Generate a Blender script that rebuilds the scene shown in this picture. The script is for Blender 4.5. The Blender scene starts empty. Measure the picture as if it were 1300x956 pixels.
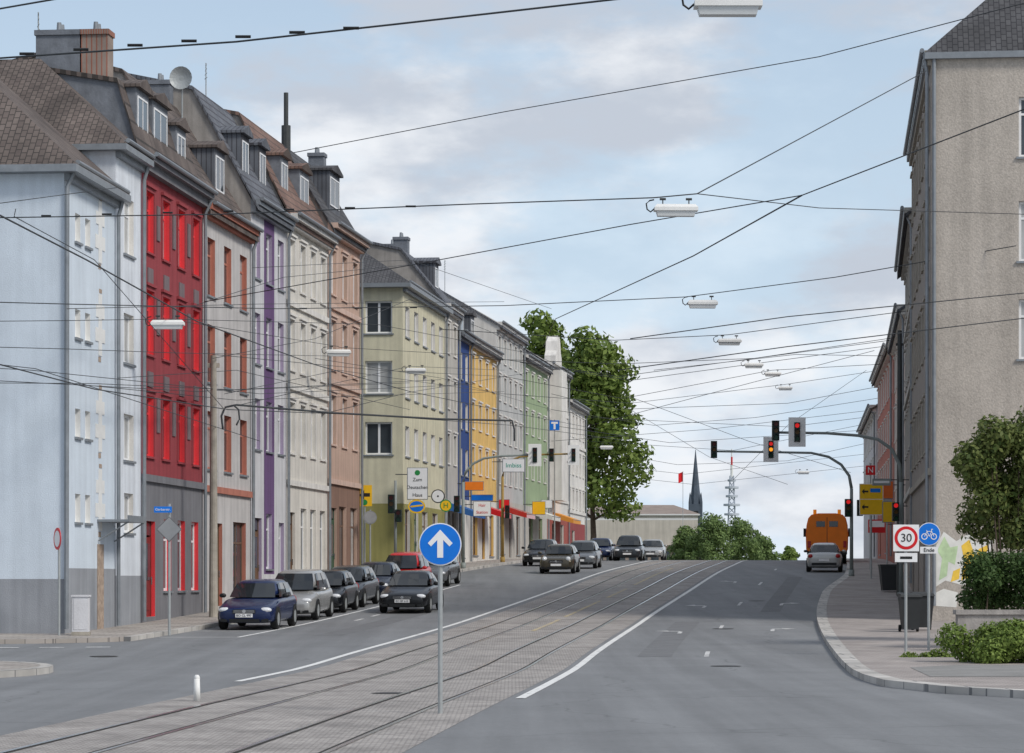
import bpy, bmesh, math, random
from mathutils import Vector, Matrix
random.seed(11)
S=bpy.context.scene; C=S.collection
F=3600.0; CX=650.0; HY=735.0; CAMZ=1.9
PI=math.pi
def at(px,py,Y): return Vector(((px-CX)*Y/F, Y, CAMZ+(HY-py)*Y/F))
def interp(tbl):
    xs=[a for a,b in tbl]; ys=[b for a,b in tbl]; n=len(xs)
    d=[(ys[i+1]-ys[i])/(xs[i+1]-xs[i]) for i in range(n-1)]
    m=[d[0]]+[(0 if d[i-1]*d[i]<=0 else 2*d[i-1]*d[i]/(d[i-1]+d[i])) for i in range(1,n-1)]+[d[-1]]
    def f(x):
        if x<=xs[0]: return ys[0]+m[0]*(x-xs[0])
        if x>=xs[-1]: return ys[-1]+m[-1]*(x-xs[-1])
        for i in range(n-1):
            if x<=xs[i+1]:
                h=xs[i+1]-xs[i]; t=(x-xs[i])/h
                return (2*t**3-3*t*t+1)*ys[i]+(t**3-2*t*t+t)*h*m[i]+(-2*t**3+3*t*t)*ys[i+1]+(t**3-t*t)*h*m[i+1]
    return f
zr=interp([(-100,0),(40,0),(58,0),(68,.12),(88,.42),(100,.72),(120,1.4),(141,2.2),(157,2.62),(180,3.05),(200,3.2),(220,3.1),(260,2.5),(350,1),(500,0),(900,0),(5000,0)])
W=interp([(-40,-5.9),(20,-1.7),(40,-.2),(52,.8),(70,2.25),(88,3.9),(100,5.15),(120,7.6),(141,10.3),(160,12.6),(190,15.9),(225,19.7),(300,27.5),(400,37)])
FL=interp([(0,15.4),(160,15.4),(190,14.9),(225,14.0),(300,13.8)])
KR=interp([(30,30),(41,14),(44,8.6),(47,6.8),(51,5.8),(56,5.6),(115,5.6),(138,6.3),(300,6.3)])
def KL(Y): return 13.0
def sl(f,Y): return (f(Y+.5)-f(Y-.5))

# ------------------------------------------------------------ materials
def newmat(name):
    m=bpy.data.materials.new(name); m.use_nodes=True
    nt=m.node_tree; b=nt.nodes['Principled BSDF']; return m,nt,b
def M(name,col,rough=.8,var=.12,scale=2.5,bump=0.0,streak=0.0,metal=0.0,spec=.3,bscale=40,fine=0.0):
    m,nt,b=newmat(name); N=nt.nodes; Lk=nt.links
    b.inputs['Roughness'].default_value=rough; b.inputs['Metallic'].default_value=metal
    b.inputs['Specular IOR Level'].default_value=spec
    tc=N.new('ShaderNodeTexCoord')
    no=N.new('ShaderNodeTexNoise'); no.inputs['Scale'].default_value=scale; no.inputs['Detail'].default_value=7; no.inputs['Roughness'].default_value=.62
    Lk.new(tc.outputs['Object'],no.inputs['Vector'])
    mr=N.new('ShaderNodeMapRange'); mr.inputs['From Min'].default_value=.3; mr.inputs['From Max'].default_value=.7
    mr.inputs['To Min'].default_value=1-var; mr.inputs['To Max'].default_value=1+var
    Lk.new(no.outputs['Fac'],mr.inputs['Value'])
    last=mr.outputs[0]
    def mul(a,bk):
        x=N.new('ShaderNodeMath'); x.operation='MULTIPLY'; Lk.new(a,x.inputs[0]); Lk.new(bk,x.inputs[1]); return x.outputs[0]
    if streak:
        mp=N.new('ShaderNodeMapping'); mp.inputs['Scale'].default_value=(2.2,2.2,.12); Lk.new(tc.outputs['Object'],mp.inputs['Vector'])
        n2=N.new('ShaderNodeTexNoise'); n2.inputs['Scale'].default_value=1.4; n2.inputs['Detail'].default_value=5; Lk.new(mp.outputs[0],n2.inputs['Vector'])
        m2=N.new('ShaderNodeMapRange'); m2.inputs['From Min'].default_value=.35; m2.inputs['From Max'].default_value=.6; m2.inputs['To Min'].default_value=1-streak; m2.inputs['To Max'].default_value=1.0
        Lk.new(n2.outputs['Fac'],m2.inputs['Value']); last=mul(last,m2.outputs[0])
    if fine:
        n3=N.new('ShaderNodeTexNoise'); n3.inputs['Scale'].default_value=bscale; n3.inputs['Detail'].default_value=3; Lk.new(tc.outputs['Object'],n3.inputs['Vector'])
        m3=N.new('ShaderNodeMapRange'); m3.inputs['From Min'].default_value=.3; m3.inputs['From Max'].default_value=.7; m3.inputs['To Min'].default_value=1-fine; m3.inputs['To Max'].default_value=1+fine
        Lk.new(n3.outputs['Fac'],m3.inputs['Value']); last=mul(last,m3.outputs[0])
    vm=N.new('ShaderNodeVectorMath'); vm.operation='SCALE'; vm.inputs[0].default_value=col[:3]; Lk.new(last,vm.inputs['Scale'])
    Lk.new(vm.outputs[0],b.inputs['Base Color'])
    if bump:
        nb=N.new('ShaderNodeTexNoise'); nb.inputs['Scale'].default_value=bscale; nb.inputs['Detail'].default_value=4; Lk.new(tc.outputs['Object'],nb.inputs['Vector'])
        bp=N.new('ShaderNodeBump'); bp.inputs['Strength'].default_value=bump; bp.inputs['Distance'].default_value=.03
        Lk.new(nb.outputs['Fac'],bp.inputs['Height']); Lk.new(bp.outputs[0],b.inputs['Normal'])
    return m
def stucco(name,col,var=.1,streak=.16): return M(name,col,.9,var,.9,.25,streak,bscale=30,fine=.06)
def brickmat(name,c1,c2,cm,scale,bw,rh,rough=.85,mortar=.02,bump=.4,vlo=.7,vhi=1.25):
    m,nt,b=newmat(name); N=nt.nodes; Lk=nt.links
    tc=N.new('ShaderNodeTexCoord'); br=N.new('ShaderNodeTexBrick')
    br.inputs['Scale'].default_value=scale; br.inputs['Brick Width'].default_value=bw; br.inputs['Row Height'].default_value=rh; br.inputs['Mortar Size'].default_value=mortar
    br.inputs['Color1'].default_value=(*c1,1); br.inputs['Color2'].default_value=(*c2,1); br.inputs['Mortar'].default_value=(*cm,1); br.inputs['Bias'].default_value=0
    Lk.new(tc.outputs['Object'],br.inputs['Vector'])
    no=N.new('ShaderNodeTexNoise'); no.inputs['Scale'].default_value=.8; no.inputs['Detail'].default_value=8; Lk.new(tc.outputs['Object'],no.inputs['Vector'])
    mr=N.new('ShaderNodeMapRange'); mr.inputs['From Min'].default_value=.3; mr.inputs['From Max'].default_value=.7; mr.inputs['To Min'].default_value=vlo; mr.inputs['To Max'].default_value=vhi; Lk.new(no.outputs['Fac'],mr.inputs['Value'])
    vm=N.new('ShaderNodeVectorMath'); vm.operation='SCALE'; Lk.new(br.outputs['Color'],vm.inputs[0]); Lk.new(mr.outputs[0],vm.inputs['Scale'])
    Lk.new(vm.outputs[0],b.inputs['Base Color']); b.inputs['Roughness'].default_value=rough
    bp=N.new('ShaderNodeBump'); bp.inputs['Strength'].default_value=bump; bp.inputs['Distance'].default_value=.03; bp.invert=True
    Lk.new(br.outputs['Fac'],bp.inputs['Height']); Lk.new(bp.outputs[0],b.inputs['Normal'])
    return m
def glassmat(name,col,rough=.06):
    m,nt,b=newmat(name); N=nt.nodes; Lk=nt.links
    tc=N.new('ShaderNodeTexCoord'); no=N.new('ShaderNodeTexNoise'); no.inputs['Scale'].default_value=1.3; Lk.new(tc.outputs['Object'],no.inputs['Vector'])
    vm=N.new('ShaderNodeVectorMath'); vm.operation='SCALE'; vm.inputs[0].default_value=col
    mr=N.new('ShaderNodeMapRange'); mr.inputs['To Min'].default_value=.5; mr.inputs['To Max'].default_value=1.5; Lk.new(no.outputs['Fac'],mr.inputs['Value']); Lk.new(mr.outputs[0],vm.inputs['Scale'])
    Lk.new(vm.outputs[0],b.inputs['Base Color'])
    b.inputs['Roughness'].default_value=rough; b.inputs['Specular IOR Level'].default_value=.6
    return m
def paint(name,col,metal=.0):
    m,nt,b=newmat(name); N=nt.nodes; Lk=nt.links
    tc=N.new('ShaderNodeTexCoord'); no=N.new('ShaderNodeTexNoise'); no.inputs['Scale'].default_value=2.0; no.inputs['Detail'].default_value=6; Lk.new(tc.outputs['Object'],no.inputs['Vector'])
    mr=N.new('ShaderNodeMapRange'); mr.inputs['To Min'].default_value=.85; mr.inputs['To Max'].default_value=1.15; Lk.new(no.outputs['Fac'],mr.inputs['Value'])
    vm=N.new('ShaderNodeVectorMath'); vm.operation='SCALE'; vm.inputs[0].default_value=col; Lk.new(mr.outputs[0],vm.inputs['Scale']); Lk.new(vm.outputs[0],b.inputs['Base Color'])
    b.inputs['Roughness'].default_value=.25; b.inputs['Metallic'].default_value=metal; b.inputs['Coat Weight'].default_value=.25; b.inputs['Coat Roughness'].default_value=.05; b.inputs['Specular IOR Level'].default_value=.4
    return m
def glow(name,col,st):
    m,nt,b=newmat(name); b.inputs['Base Color'].default_value=(*col,1); b.inputs['Emission Color'].default_value=(*col,1); b.inputs['Emission Strength'].default_value=st; return m
def leafmat(name,c1,c2):
    m,nt,b=newmat(name); N=nt.nodes; Lk=nt.links
    g=N.new('ShaderNodeNewGeometry'); tc=N.new('ShaderNodeTexCoord')
    no=N.new('ShaderNodeTexNoise'); no.inputs['Scale'].default_value=.7; Lk.new(tc.outputs['Object'],no.inputs['Vector'])
    ad=N.new('ShaderNodeMath'); ad.operation='ADD'; Lk.new(g.outputs['Random Per Island'],ad.inputs[0]); Lk.new(no.outputs['Fac'],ad.inputs[1])
    mr=N.new('ShaderNodeMapRange'); mr.inputs['From Min'].default_value=.35; mr.inputs['From Max'].default_value=1.3; Lk.new(ad.outputs[0],mr.inputs['Value'])
    mx=N.new('ShaderNodeMix'); mx.data_type='RGBA'; mx.inputs['A'].default_value=(*c1,1); mx.inputs['B'].default_value=(*c2,1); Lk.new(mr.outputs[0],mx.inputs['Factor'])
    Lk.new(mx.outputs['Result'],b.inputs['Base Color']); b.inputs['Roughness'].default_value=.6; b.inputs['Specular IOR Level'].default_value=.25
    tr=N.new('ShaderNodeBsdfTranslucent'); Lk.new(mx.outputs['Result'],tr.inputs['Color']); ms=N.new('ShaderNodeMixShader'); ms.inputs[0].default_value=.3
    Lk.new(b.outputs[0],ms.inputs[1]); Lk.new(tr.outputs[0],ms.inputs[2]); Lk.new(ms.outputs[0],N['Material Output'].inputs['Surface'])
    return m

white=M('white_paint',(.74,.74,.72),.5,.06); offwhite=M('off_white',(.6,.58,.52),.7,.1)
winframe=M('window_frame_white',(.78,.79,.80),.45,.05); winbrown=M('window_frame_brown',(.16,.10,.07),.5,.1)
pane_d=glassmat('glass_dark',(.05,.06,.07)); pane_c=glassmat('glass_curtain',(.42,.43,.43),.12); carglass=glassmat('car_glass',(.02,.024,.028),.04)
steel=M('galvanised_steel',(.36,.38,.38),.5,.12,5,metal=.3); darksteel=M('dark_steel',(.05,.055,.055),.5,.15,5)
mastgrey=M('mast_grey_green',(.24,.27,.26),.55,.1,5); black=M('black_plastic',(.015,.016,.017),.45,.15,6); rubber=M('tyre_rubber',(.018,.018,.018),.85,.2,8)
chrome=M('chrome',(.6,.6,.6),.2,.05,5,metal=.9); wiremat=M('wire_dark',(.045,.05,.055),.6,.1,5)
signblue=M('sign_blue',(.005,.17,.66),.35,.06,6); signred=M('sign_red',(.62,.015,.02),.35,.06,6); signyellow=M('sign_yellow',(.84,.50,.015),.35,.06,6); signgreen=M('sign_green',(.02,.25,.06),.4,.06,6)
signwhite=M('sign_white',(.8,.8,.8),.35,.04,6); ink=M('ink_black',(.02,.02,.02),.5,.05,6)
concrete=M('concrete',(.36,.33,.28),.9,.2,3,.3,.2,bscale=20); zinc=M('zinc',(.24,.26,.28),.5,.15,3,metal=.3)
slate=brickmat('slate_tiles',(.10,.11,.13),(.14,.15,.17),(.05,.05,.06),1,.28,.18); tile_brown=brickmat('brown_roof_tiles',(.105,.083,.075),(.15,.122,.108),(.045,.038,.034),1,.2,.17,.85,.014,.5,.6,1.3)
tile_dark=brickmat('dark_roof_tiles',(.065,.065,.07),(.09,.09,.095),(.025,.025,.03),1,.2,.17,.85,.014)
tile_red=brickmat('rust_roof_tiles',(.17,.10,.08),(.22,.14,.11),(.07,.05,.04),1,.2,.17,.85,.014)
brick=brickmat('red_brick',(.24,.09,.06),(.30,.13,.09),(.25,.20,.17),1,.25,.08)
bark=M('bark',(.10,.075,.055),.95,.3,6,.5,bscale=15)

# ------------------------------------------------------------ mesh builder
class MB:
    def __init__(s): s.v=[]; s.f=[]; s.m=[]
    def face(s,pts,mi=0):
        b=len(s.v); s.v+= [tuple(p) for p in pts]; s.f.append(tuple(range(b,b+len(pts)))); s.m.append(mi)
    def box(s,x0,x1,y0,y1,z0,z1,mi=0):
        b=len(s.v); s.v+=[(x0,y0,z0),(x1,y0,z0),(x1,y1,z0),(x0,y1,z0),(x0,y0,z1),(x1,y0,z1),(x1,y1,z1),(x0,y1,z1)]
        for q in ((0,3,2,1),(4,5,6,7),(0,1,5,4),(1,2,6,5),(2,3,7,6),(3,0,4,7)): s.f.append(tuple(b+i for i in q)); s.m.append(mi)
    def tube(s,pts,r,n=8,mi=0,r1=None):
        pts=[Vector(p) for p in pts]; k=len(pts); b=len(s.v)
        for i,p in enumerate(pts):
            d=(pts[min(i+1,k-1)]-pts[max(i-1,0)]).normalized()
            u=Vector((0,0,1)) if abs(d.z)<.9 else Vector((1,0,0))
            a=d.cross(u).normalized(); c=d.cross(a)
            rr=r if r1 is None else r+(r1-r)*i/(k-1)
            for j in range(n):
                t=2*PI*j/n; s.v.append(tuple(p+a*math.cos(t)*rr+c*math.sin(t)*rr))
        for i in range(k-1):
            for j in range(n):
                s.f.append((b+i*n+j,b+i*n+(j+1)%n,b+(i+1)*n+(j+1)%n,b+(i+1)*n+j)); s.m.append(mi)
        s.f.append(tuple(b+j for j in range(n))); s.m.append(mi); s.f.append(tuple(b+(k-1)*n+j for j in reversed(range(n)))); s.m.append(mi)
    def prism(s,poly,y0,y1,mi=0):      # poly in xz, extruded along y
        n=len(poly); b=len(s.v); s.v+=[(x,y0,z) for x,z in poly]+[(x,y1,z) for x,z in poly]
        s.f.append(tuple(b+i for i in range(n))); s.m.append(mi); s.f.append(tuple(b+n+i for i in reversed(range(n)))); s.m.append(mi)
        for i in range(n): s.f.append((b+i,b+n+i,b+n+(i+1)%n,b+(i+1)%n)); s.m.append(mi)
    def disc(s,cx,cz,r,y0,y1,n=28,mi=0): s.prism([(cx+r*math.cos(2*PI*i/n),cz+r*math.sin(2*PI*i/n)) for i in range(n)],y0,y1,mi)
    def loft(s,rings,mi=0,caps=True,closed=True):
        n=len(rings[0]); b=len(s.v)
        for r in rings: s.v+=[tuple(p) for p in r]
        for i in range(len(rings)-1):
            for j in range(n if closed else n-1): s.f.append((b+i*n+j,b+i*n+(j+1)%n,b+(i+1)*n+(j+1)%n,b+(i+1)*n+j)); s.m.append(mi)
        if caps:
            s.f.append(tuple(b+j for j in reversed(range(n)))); s.m.append(mi); s.f.append(tuple(b+(len(rings)-1)*n+j for j in range(n))); s.m.append(mi)
    def ell(s,c,r,mi=0,nu=10,nv=6):
        rings=[]
        for i in range(1,nv):
            t=PI*i/nv; rings.append([(c[0]+r[0]*math.sin(t)*math.cos(2*PI*j/nu),c[1]+r[1]*math.sin(t)*math.sin(2*PI*j/nu),c[2]-r[2]*math.cos(t)) for j in range(nu)])
        s.loft(rings,mi)
    def mesh(s,name,mats,smooth=False,recalc=True):
        me=bpy.data.meshes.new(name); me.from_pydata(s.v,[],s.f)
        for m in (mats if isinstance(mats,(list,tuple)) else [mats]): me.materials.append(m)
        me.polygons.foreach_set('material_index',s.m)
        if recalc:
            bm=bmesh.new(); bm.from_mesh(me); bmesh.ops.recalc_face_normals(bm,faces=bm.faces); bm.to_mesh(me); bm.free()
        if smooth: me.polygons.foreach_set('use_smooth',[True]*len(me.polygons))
        me.update(); return me
    def build(s,name,mats,parent=None,loc=None,rz=0,smooth=False,recalc=True): return put(name,s.mesh(name,mats,smooth,recalc),parent,loc,rz)
def put(name,me,parent=None,loc=None,rz=0):
    o=bpy.data.objects.new(name,me); C.objects.link(o); o.parent=parent
    if loc is not None: o.location=loc
    o.rotation_euler.z=rz; return o
def thing(name,label,cat,loc=(0,0,0),rz=0,group=None):
    o=bpy.data.objects.new(name,None); C.objects.link(o); o.location=loc; o.rotation_euler.z=rz; o.empty_display_size=.3
    o['label']=label; o['category']=cat
    if group: o['group']=group
    return o
def tag(o,label,cat,group=None):
    o['label']=label; o['category']=cat
    if group: o['group']=group
    return o
def struct(o): o['kind']='structure'; return o
def copytree(o,parent=None):
    c=o.copy(); C.objects.link(c); c.parent=parent
    for ch in o.children: copytree(ch,c)
    return c
def txt(s,size,mat,parent,loc,rz=0,name='lettering',align='CENTER'):
    cu=bpy.data.curves.new('t','FONT'); cu.body=s; cu.size=size; cu.align_x=align; cu.align_y='CENTER'; cu.extrude=.004
    o=bpy.data.objects.new('t',cu); C.objects.link(o)
    me=bpy.data.meshes.new_from_object(o.evaluated_get(bpy.context.evaluated_depsgraph_get())); bpy.data.objects.remove(o)
    me.materials.clear(); me.materials.append(mat)
    me.transform(Matrix.Rotation(PI/2,4,'X'))
    return put(name,me,parent,loc,rz)

# ------------------------------------------------------------ ground, road, pavements
YS=[-40+3*i for i in range(147)]+[410,450,500,600,800,1200,2000,4500]
def ys(a,b): return [a]+[y for y in YS if a+.01<y<b-.01]+[b]
def strip(mb,fa,fb,ya,yb,dz,mi=0,wall=0,rel=True):
    P=[]
    for y in ys(ya,yb):
        w=W(y) if rel else 0
        P.append(((w+fa(y) if callable(fa) else w+fa),(w+fb(y) if callable(fb) else w+fb),y,zr(y)+dz))
    for (a0,b0,y0,z0),(a1,b1,y1,z1) in zip(P,P[1:]):
        mb.face([(a0,y0,z0),(b0,y0,z0),(b1,y1,z1),(a1,y1,z1)],mi)
        if wall:
            mb.face([(a0,y0,z0-wall),(a0,y0,z0),(a1,y1,z1),(a1,y1,z1-wall)],mi); mb.face([(b0,y0,z0-wall),(b0,y0,z0),(b1,y1,z1),(b1,y1,z1-wall)],mi)
    if wall:
        for (a0,b0,y0,z0) in (P[0],P[-1]): mb.face([(a0,y0,z0-wall),(b0,y0,z0-wall),(b0,y0,z0),(a0,y0,z0)],mi)
grassm=M('rough_grass',(.07,.10,.035),.95,.3,.3,.4,bscale=8)
mb=MB()
for y0,y1 in zip(YS,YS[1:]): mb.face([(-2500,y0,zr(y0)-.05),(2500,y0,zr(y0)-.05),(2500,y1,zr(y1)-.05),(-2500,y1,zr(y1)-.05)])
struct(mb.build('ground',grassm,recalc=False))
def asphalt():
    m,nt,b=newmat('asphalt'); N=nt.nodes; Lk=nt.links
    tc=N.new('ShaderNodeTexCoord')
    def noise(sc,det,vec=None,r=.6):
        n=N.new('ShaderNodeTexNoise'); n.inputs['Scale'].default_value=sc; n.inputs['Detail'].default_value=det; n.inputs['Roughness'].default_value=r; Lk.new(vec or tc.outputs['Object'],n.inputs['Vector']); return n.outputs['Fac']
    def mrr(v,a,b_,c,d):
        x=N.new('ShaderNodeMapRange'); x.inputs['From Min'].default_value=a; x.inputs['From Max'].default_value=b_; x.inputs['To Min'].default_value=c; x.inputs['To Max'].default_value=d; Lk.new(v,x.inputs['Value']); return x.outputs[0]
    def mul(a,c):
        x=N.new('ShaderNodeMath'); x.operation='MULTIPLY'; Lk.new(a,x.inputs[0]); Lk.new(c,x.inputs[1]); return x.outputs[0]
    mp=N.new('ShaderNodeMapping'); mp.inputs['Rotation'].default_value=(0,0,math.radians(6.5)); mp.inputs['Scale'].default_value=(1.1,.035,1); Lk.new(tc.outputs['Object'],mp.inputs['Vector'])
    v=mul(mrr(noise(.35,6),.3,.7,.91,1.09),mrr(noise(1.0,4,mp.outputs[0]),.35,.65,.87,1.10))
    v=mul(v,mrr(noise(9,4),.3,.7,.92,1.08)); v=mul(v,mrr(noise(70,2),.3,.7,.85,1.15))
    vo=N.new('ShaderNodeTexVoronoi'); vo.feature='DISTANCE_TO_EDGE'; vo.inputs['Scale'].default_value=.14
    wv=N.new('ShaderNodeVectorMath'); wv.operation='ADD'; nz=N.new('ShaderNodeTexNoise'); nz.inputs['Scale'].default_value=.8; Lk.new(tc.outputs['Object'],nz.inputs['Vector']); Lk.new(tc.outputs['Object'],wv.inputs[0]); Lk.new(nz.outputs['Color'],wv.inputs[1]); Lk.new(wv.outputs[0],vo.inputs['Vector'])
    v=mul(v,mrr(vo.outputs['Distance'],.0,.006,.75,1.0))
    vm=N.new('ShaderNodeVectorMath'); vm.operation='SCALE'; vm.inputs[0].default_value=(.192,.197,.202); Lk.new(v,vm.inputs['Scale']); Lk.new(vm.outputs[0],b.inputs['Base Color'])
    b.inputs['Roughness'].default_value=.75; b.inputs['Specular IOR Level'].default_value=.35
    bp=N.new('ShaderNodeBump'); bp.inputs['Strength'].default_value=.35; bp.inputs['Distance'].default_value=.01; Lk.new(noise(60,3),bp.inputs['Height']); Lk.new(bp.outputs[0],b.inputs['Normal'])
    return m
asph=asphalt()
mb=MB(); strip(mb,-60,45,-40,400,0); struct(mb.build('road',asph,recalc=False))
pav=brickmat('paving_slabs',(.31,.28,.25),(.37,.335,.305),(.17,.155,.145),1,.5,.5,.9,.012,.3,.8,1.18)
pavr=brickmat('paving_pinkish',(.32,.285,.265),(.385,.345,.32),(.19,.17,.16),1,.24,.16,.9,.012,.3,.8,1.18)
kerbm=brickmat('kerb_stone',(.42,.40,.37),(.48,.46,.43),(.18,.18,.18),1,1.0,1.0,.85,.02,.3)
mb=MB(); strip(mb,-32,-KL(0)-.18,76,127.5,.12,0,.2); strip(mb,-32,-KL(0)-.18,138.4,300,.12,0,.2); 
cpts=[(W(76)-32,76)]+[(W(76)-32,73.2),(W(76)-22,73.4),(W(76)-17,73.8),(W(76)-15,74.4),(W(76)-14,75),(W(76)-13.4,75.6),(W(76)-13.18,76)]
mb.face([(x,y,zr(y)+.12) for x,y in cpts])
for (x0,y0),(x1,y1) in zip(cpts[1:],cpts[2:]): mb.face([(x0,y0,zr(y0)-.05),(x1,y1,zr(y1)-.05),(x1,y1,zr(y1)+.12),(x0,y0,zr(y0)+.12)])
struct(mb.build('pavement_left',pav))
mb=MB(); strip(mb,-KL(0)-.18,-KL(0),76,127.5,.125,0,.2); strip(mb,-KL(0)-.18,-KL(0),138.4,300,.125,0,.2)
struct(mb.build('kerb_left',kerbm))
mb=MB(); strip(mb,lambda y:KR(y)+.34,lambda y:KR(y)+45,40,300,.12,0,.2); struct(mb.build('pavement_right',pavr))
mb=MB(); strip(mb,lambda y:KR(y),lambda y:KR(y)+.34,40,300,.125,0,.2); struct(mb.build('kerb_right',kerbm))
asph2=M('smooth_asphalt',(.25,.245,.235),.85,.15,1.2,.3,bscale=50,fine=.1)
mb=MB(); pts=[(7.6,51.5),(40,51.5),(40,57.5),(9.2,58.5),(8.0,57)]; mb.face([(x,y,.126) for x,y in pts]); struct(mb.build('path',asph2))
mb=MB(); isl=[(-13.5+4.2*math.cos(t),57+5.2*math.sin(t)) for t in [2*PI*i/40 for i in range(40)]]
isl=[(x if x>-13.5 else -13.5-(-13.5-x)*4,y) for x,y in isl]
mb.face([(x,y,.13) for x,y in isl]); n=40
for i in range(n): a=isl[i]; b=isl[(i+1)%n]; mb.face([(a[0],a[1],-.04),(b[0],b[1],-.04),(b[0],b[1],.13),(a[0],a[1],.13)],1)
struct(mb.build('pavement_island',[pav,kerbm]))
mb=MB(); isi=[(-13.5+(x+13.5)*.94,57+(y-57)*.94) for x,y in isl]
for i in range(n): a=isl[i]; b=isl[(i+1)%n]; c=isi[(i+1)%n]; d=isi[i]; mb.face([(p[0],p[1],.134) for p in (a,b,c,d)])
struct(mb.build('kerb_island',kerbm))
cob=brickmat('tram_cobbles',(.28,.255,.235),(.42,.39,.36),(.20,.185,.175),1,.13,.10,.8,.012,.5,.74,1.22)
mb=MB(); strip(mb,-5.55,-.3,-40,300,.004); struct(mb.build('tram_bed',cob,recalc=False))
railm=M('rail_steel',(.42,.42,.43),.22,.15,4,metal=.85); groove=M('rail_groove',(.04,.037,.033),.9,.1)
for c in (-1.65,-4.15):
    for s in (-.52,.52):
        mb=MB(); strip(mb,c+s-.035,c+s+.035,-40,300,.012,0); strip(mb,c+s+(.035 if s<0 else -.085),c+s+(.085 if s<0 else -.035),-40,300,.009,1); struct(mb.build('tram_rail',[railm,groove],recalc=False))
def worn(name,col,amt=.45,base=(.22,.22,.225)):
    m,nt,b=newmat(name); N=nt.nodes; Lk=nt.links
    tc=N.new('ShaderNodeTexCoord'); no=N.new('ShaderNodeTexNoise'); no.inputs['Scale'].default_value=5; no.inputs['Detail'].default_value=8; no.inputs['Roughness'].default_value=.75; Lk.new(tc.outputs['Object'],no.inputs['Vector'])
    mr=N.new('ShaderNodeMapRange'); mr.inputs['From Min'].default_value=amt-.06; mr.inputs['From Max'].default_value=amt+.06; Lk.new(no.outputs['Fac'],mr.inputs['Value'])
    mx=N.new('ShaderNodeMix'); mx.data_type='RGBA'; mx.inputs['A'].default_value=(*base,1); mx.inputs['B'].default_value=(*col,1); Lk.new(mr.outputs[0],mx.inputs['Factor']); Lk.new(mx.outputs['Result'],b.inputs['Base Color']); b.inputs['Roughness'].default_value=.8
    return m
mkw=worn('worn_white_marking',(.72,.72,.70),.40); mkf=worn('faded_white_marking',(.62,.62,.61),.45); mky=worn('worn_yellow_marking',(.52,.42,.22),.50,(.33,.30,.27))
mb=MB(); strip(mb,-.16,0,45,300,.008); strip(mb,-6.0,-5.84,52.5,300,.006)
strip(mb,-10.75,-10.63,79,126,.005)
for y in (79,84,89.5): strip(mb,-12.9,-10.6,y,y+.12,.006)
struct(mb.build('road_markings',mkw,recalc=False))
mb=MB()
for y in (66,86,106,126,146): strip(mb,2.55,2.66,y,y+3,.004)
for y in (93,96.5,100): strip(mb,-9.6,-9.48,y,y+1.6,.004)
for k in range(9): x=-15.2+k*1.1; mb.face([(x,70.2+k*.35,zr(71)+.012),(x+.6,70.4+k*.35,zr(71)+.012),(x+.6,70.75+k*.35,zr(71.4)+.012),(x,70.55+k*.35,zr(71.4)+.012)])
def arrow(off,y,s):
    strip(mb,off-.06,off+.06,y,y+1.6,.006); w=W(y+1.6)+off
    mb.face([(w,y+1.62,zr(y+1.6)+.006),(w+s*.35,y+1.8,zr(y+1.8)+.006),(w+s*.35,y+2.1,zr(y+2.1)+.006),(w,y+1.95,zr(y+1.95)+.006)])
    mb.face([(w+s*.35,y+1.5,zr(y+1.5)+.008),(w+s*.75,y+1.95,zr(y+1.95)+.008),(w+s*.35,y+2.4,zr(y+2.4)+.008)])
for off,y,t in ((1.5,82,-1),(1.4,104,-1),(4.2,84,1),(4.2,106,1),(1.4,128,-1)): arrow(off,y,t)
struct(mb.build('lane_markings',mkf,recalc=False))
mb=MB(); 
for a,b in ((84,94),(96,110),(113,122),(126,150)): strip(mb,-2.98,-2.84,a,b,.012)
struct(mb.build('tram_bed_marking',mky,recalc=False))
tar=M('tar_patch',(.16,.163,.168),.8,.15,2,.2,bscale=50)
mb=MB(); strip(mb,1.0,1.8,66,92,.003); strip(mb,-8.8,-8.0,80,99,.003); strip(mb,3.6,4.3,100,135,.003); struct(mb.build('road_patch',tar,recalc=False))
castiron=M('cast_iron',(.06,.058,.055),.6,.3,12,.4,metal=.4,bscale=30)
for X,Y in ((4.6,61),(6.4,86),(-9.5,66),(9.5,110),(-2.0,47)):
    mb=MB(); mb.face([(X+.33*math.cos(2*PI*j/24),Y+.33*math.sin(2*PI*j/24),zr(Y+.33*math.sin(2*PI*j/24))+.011) for j in range(24)]); struct(mb.build('manhole_cover',castiron,recalc=False))

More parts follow.
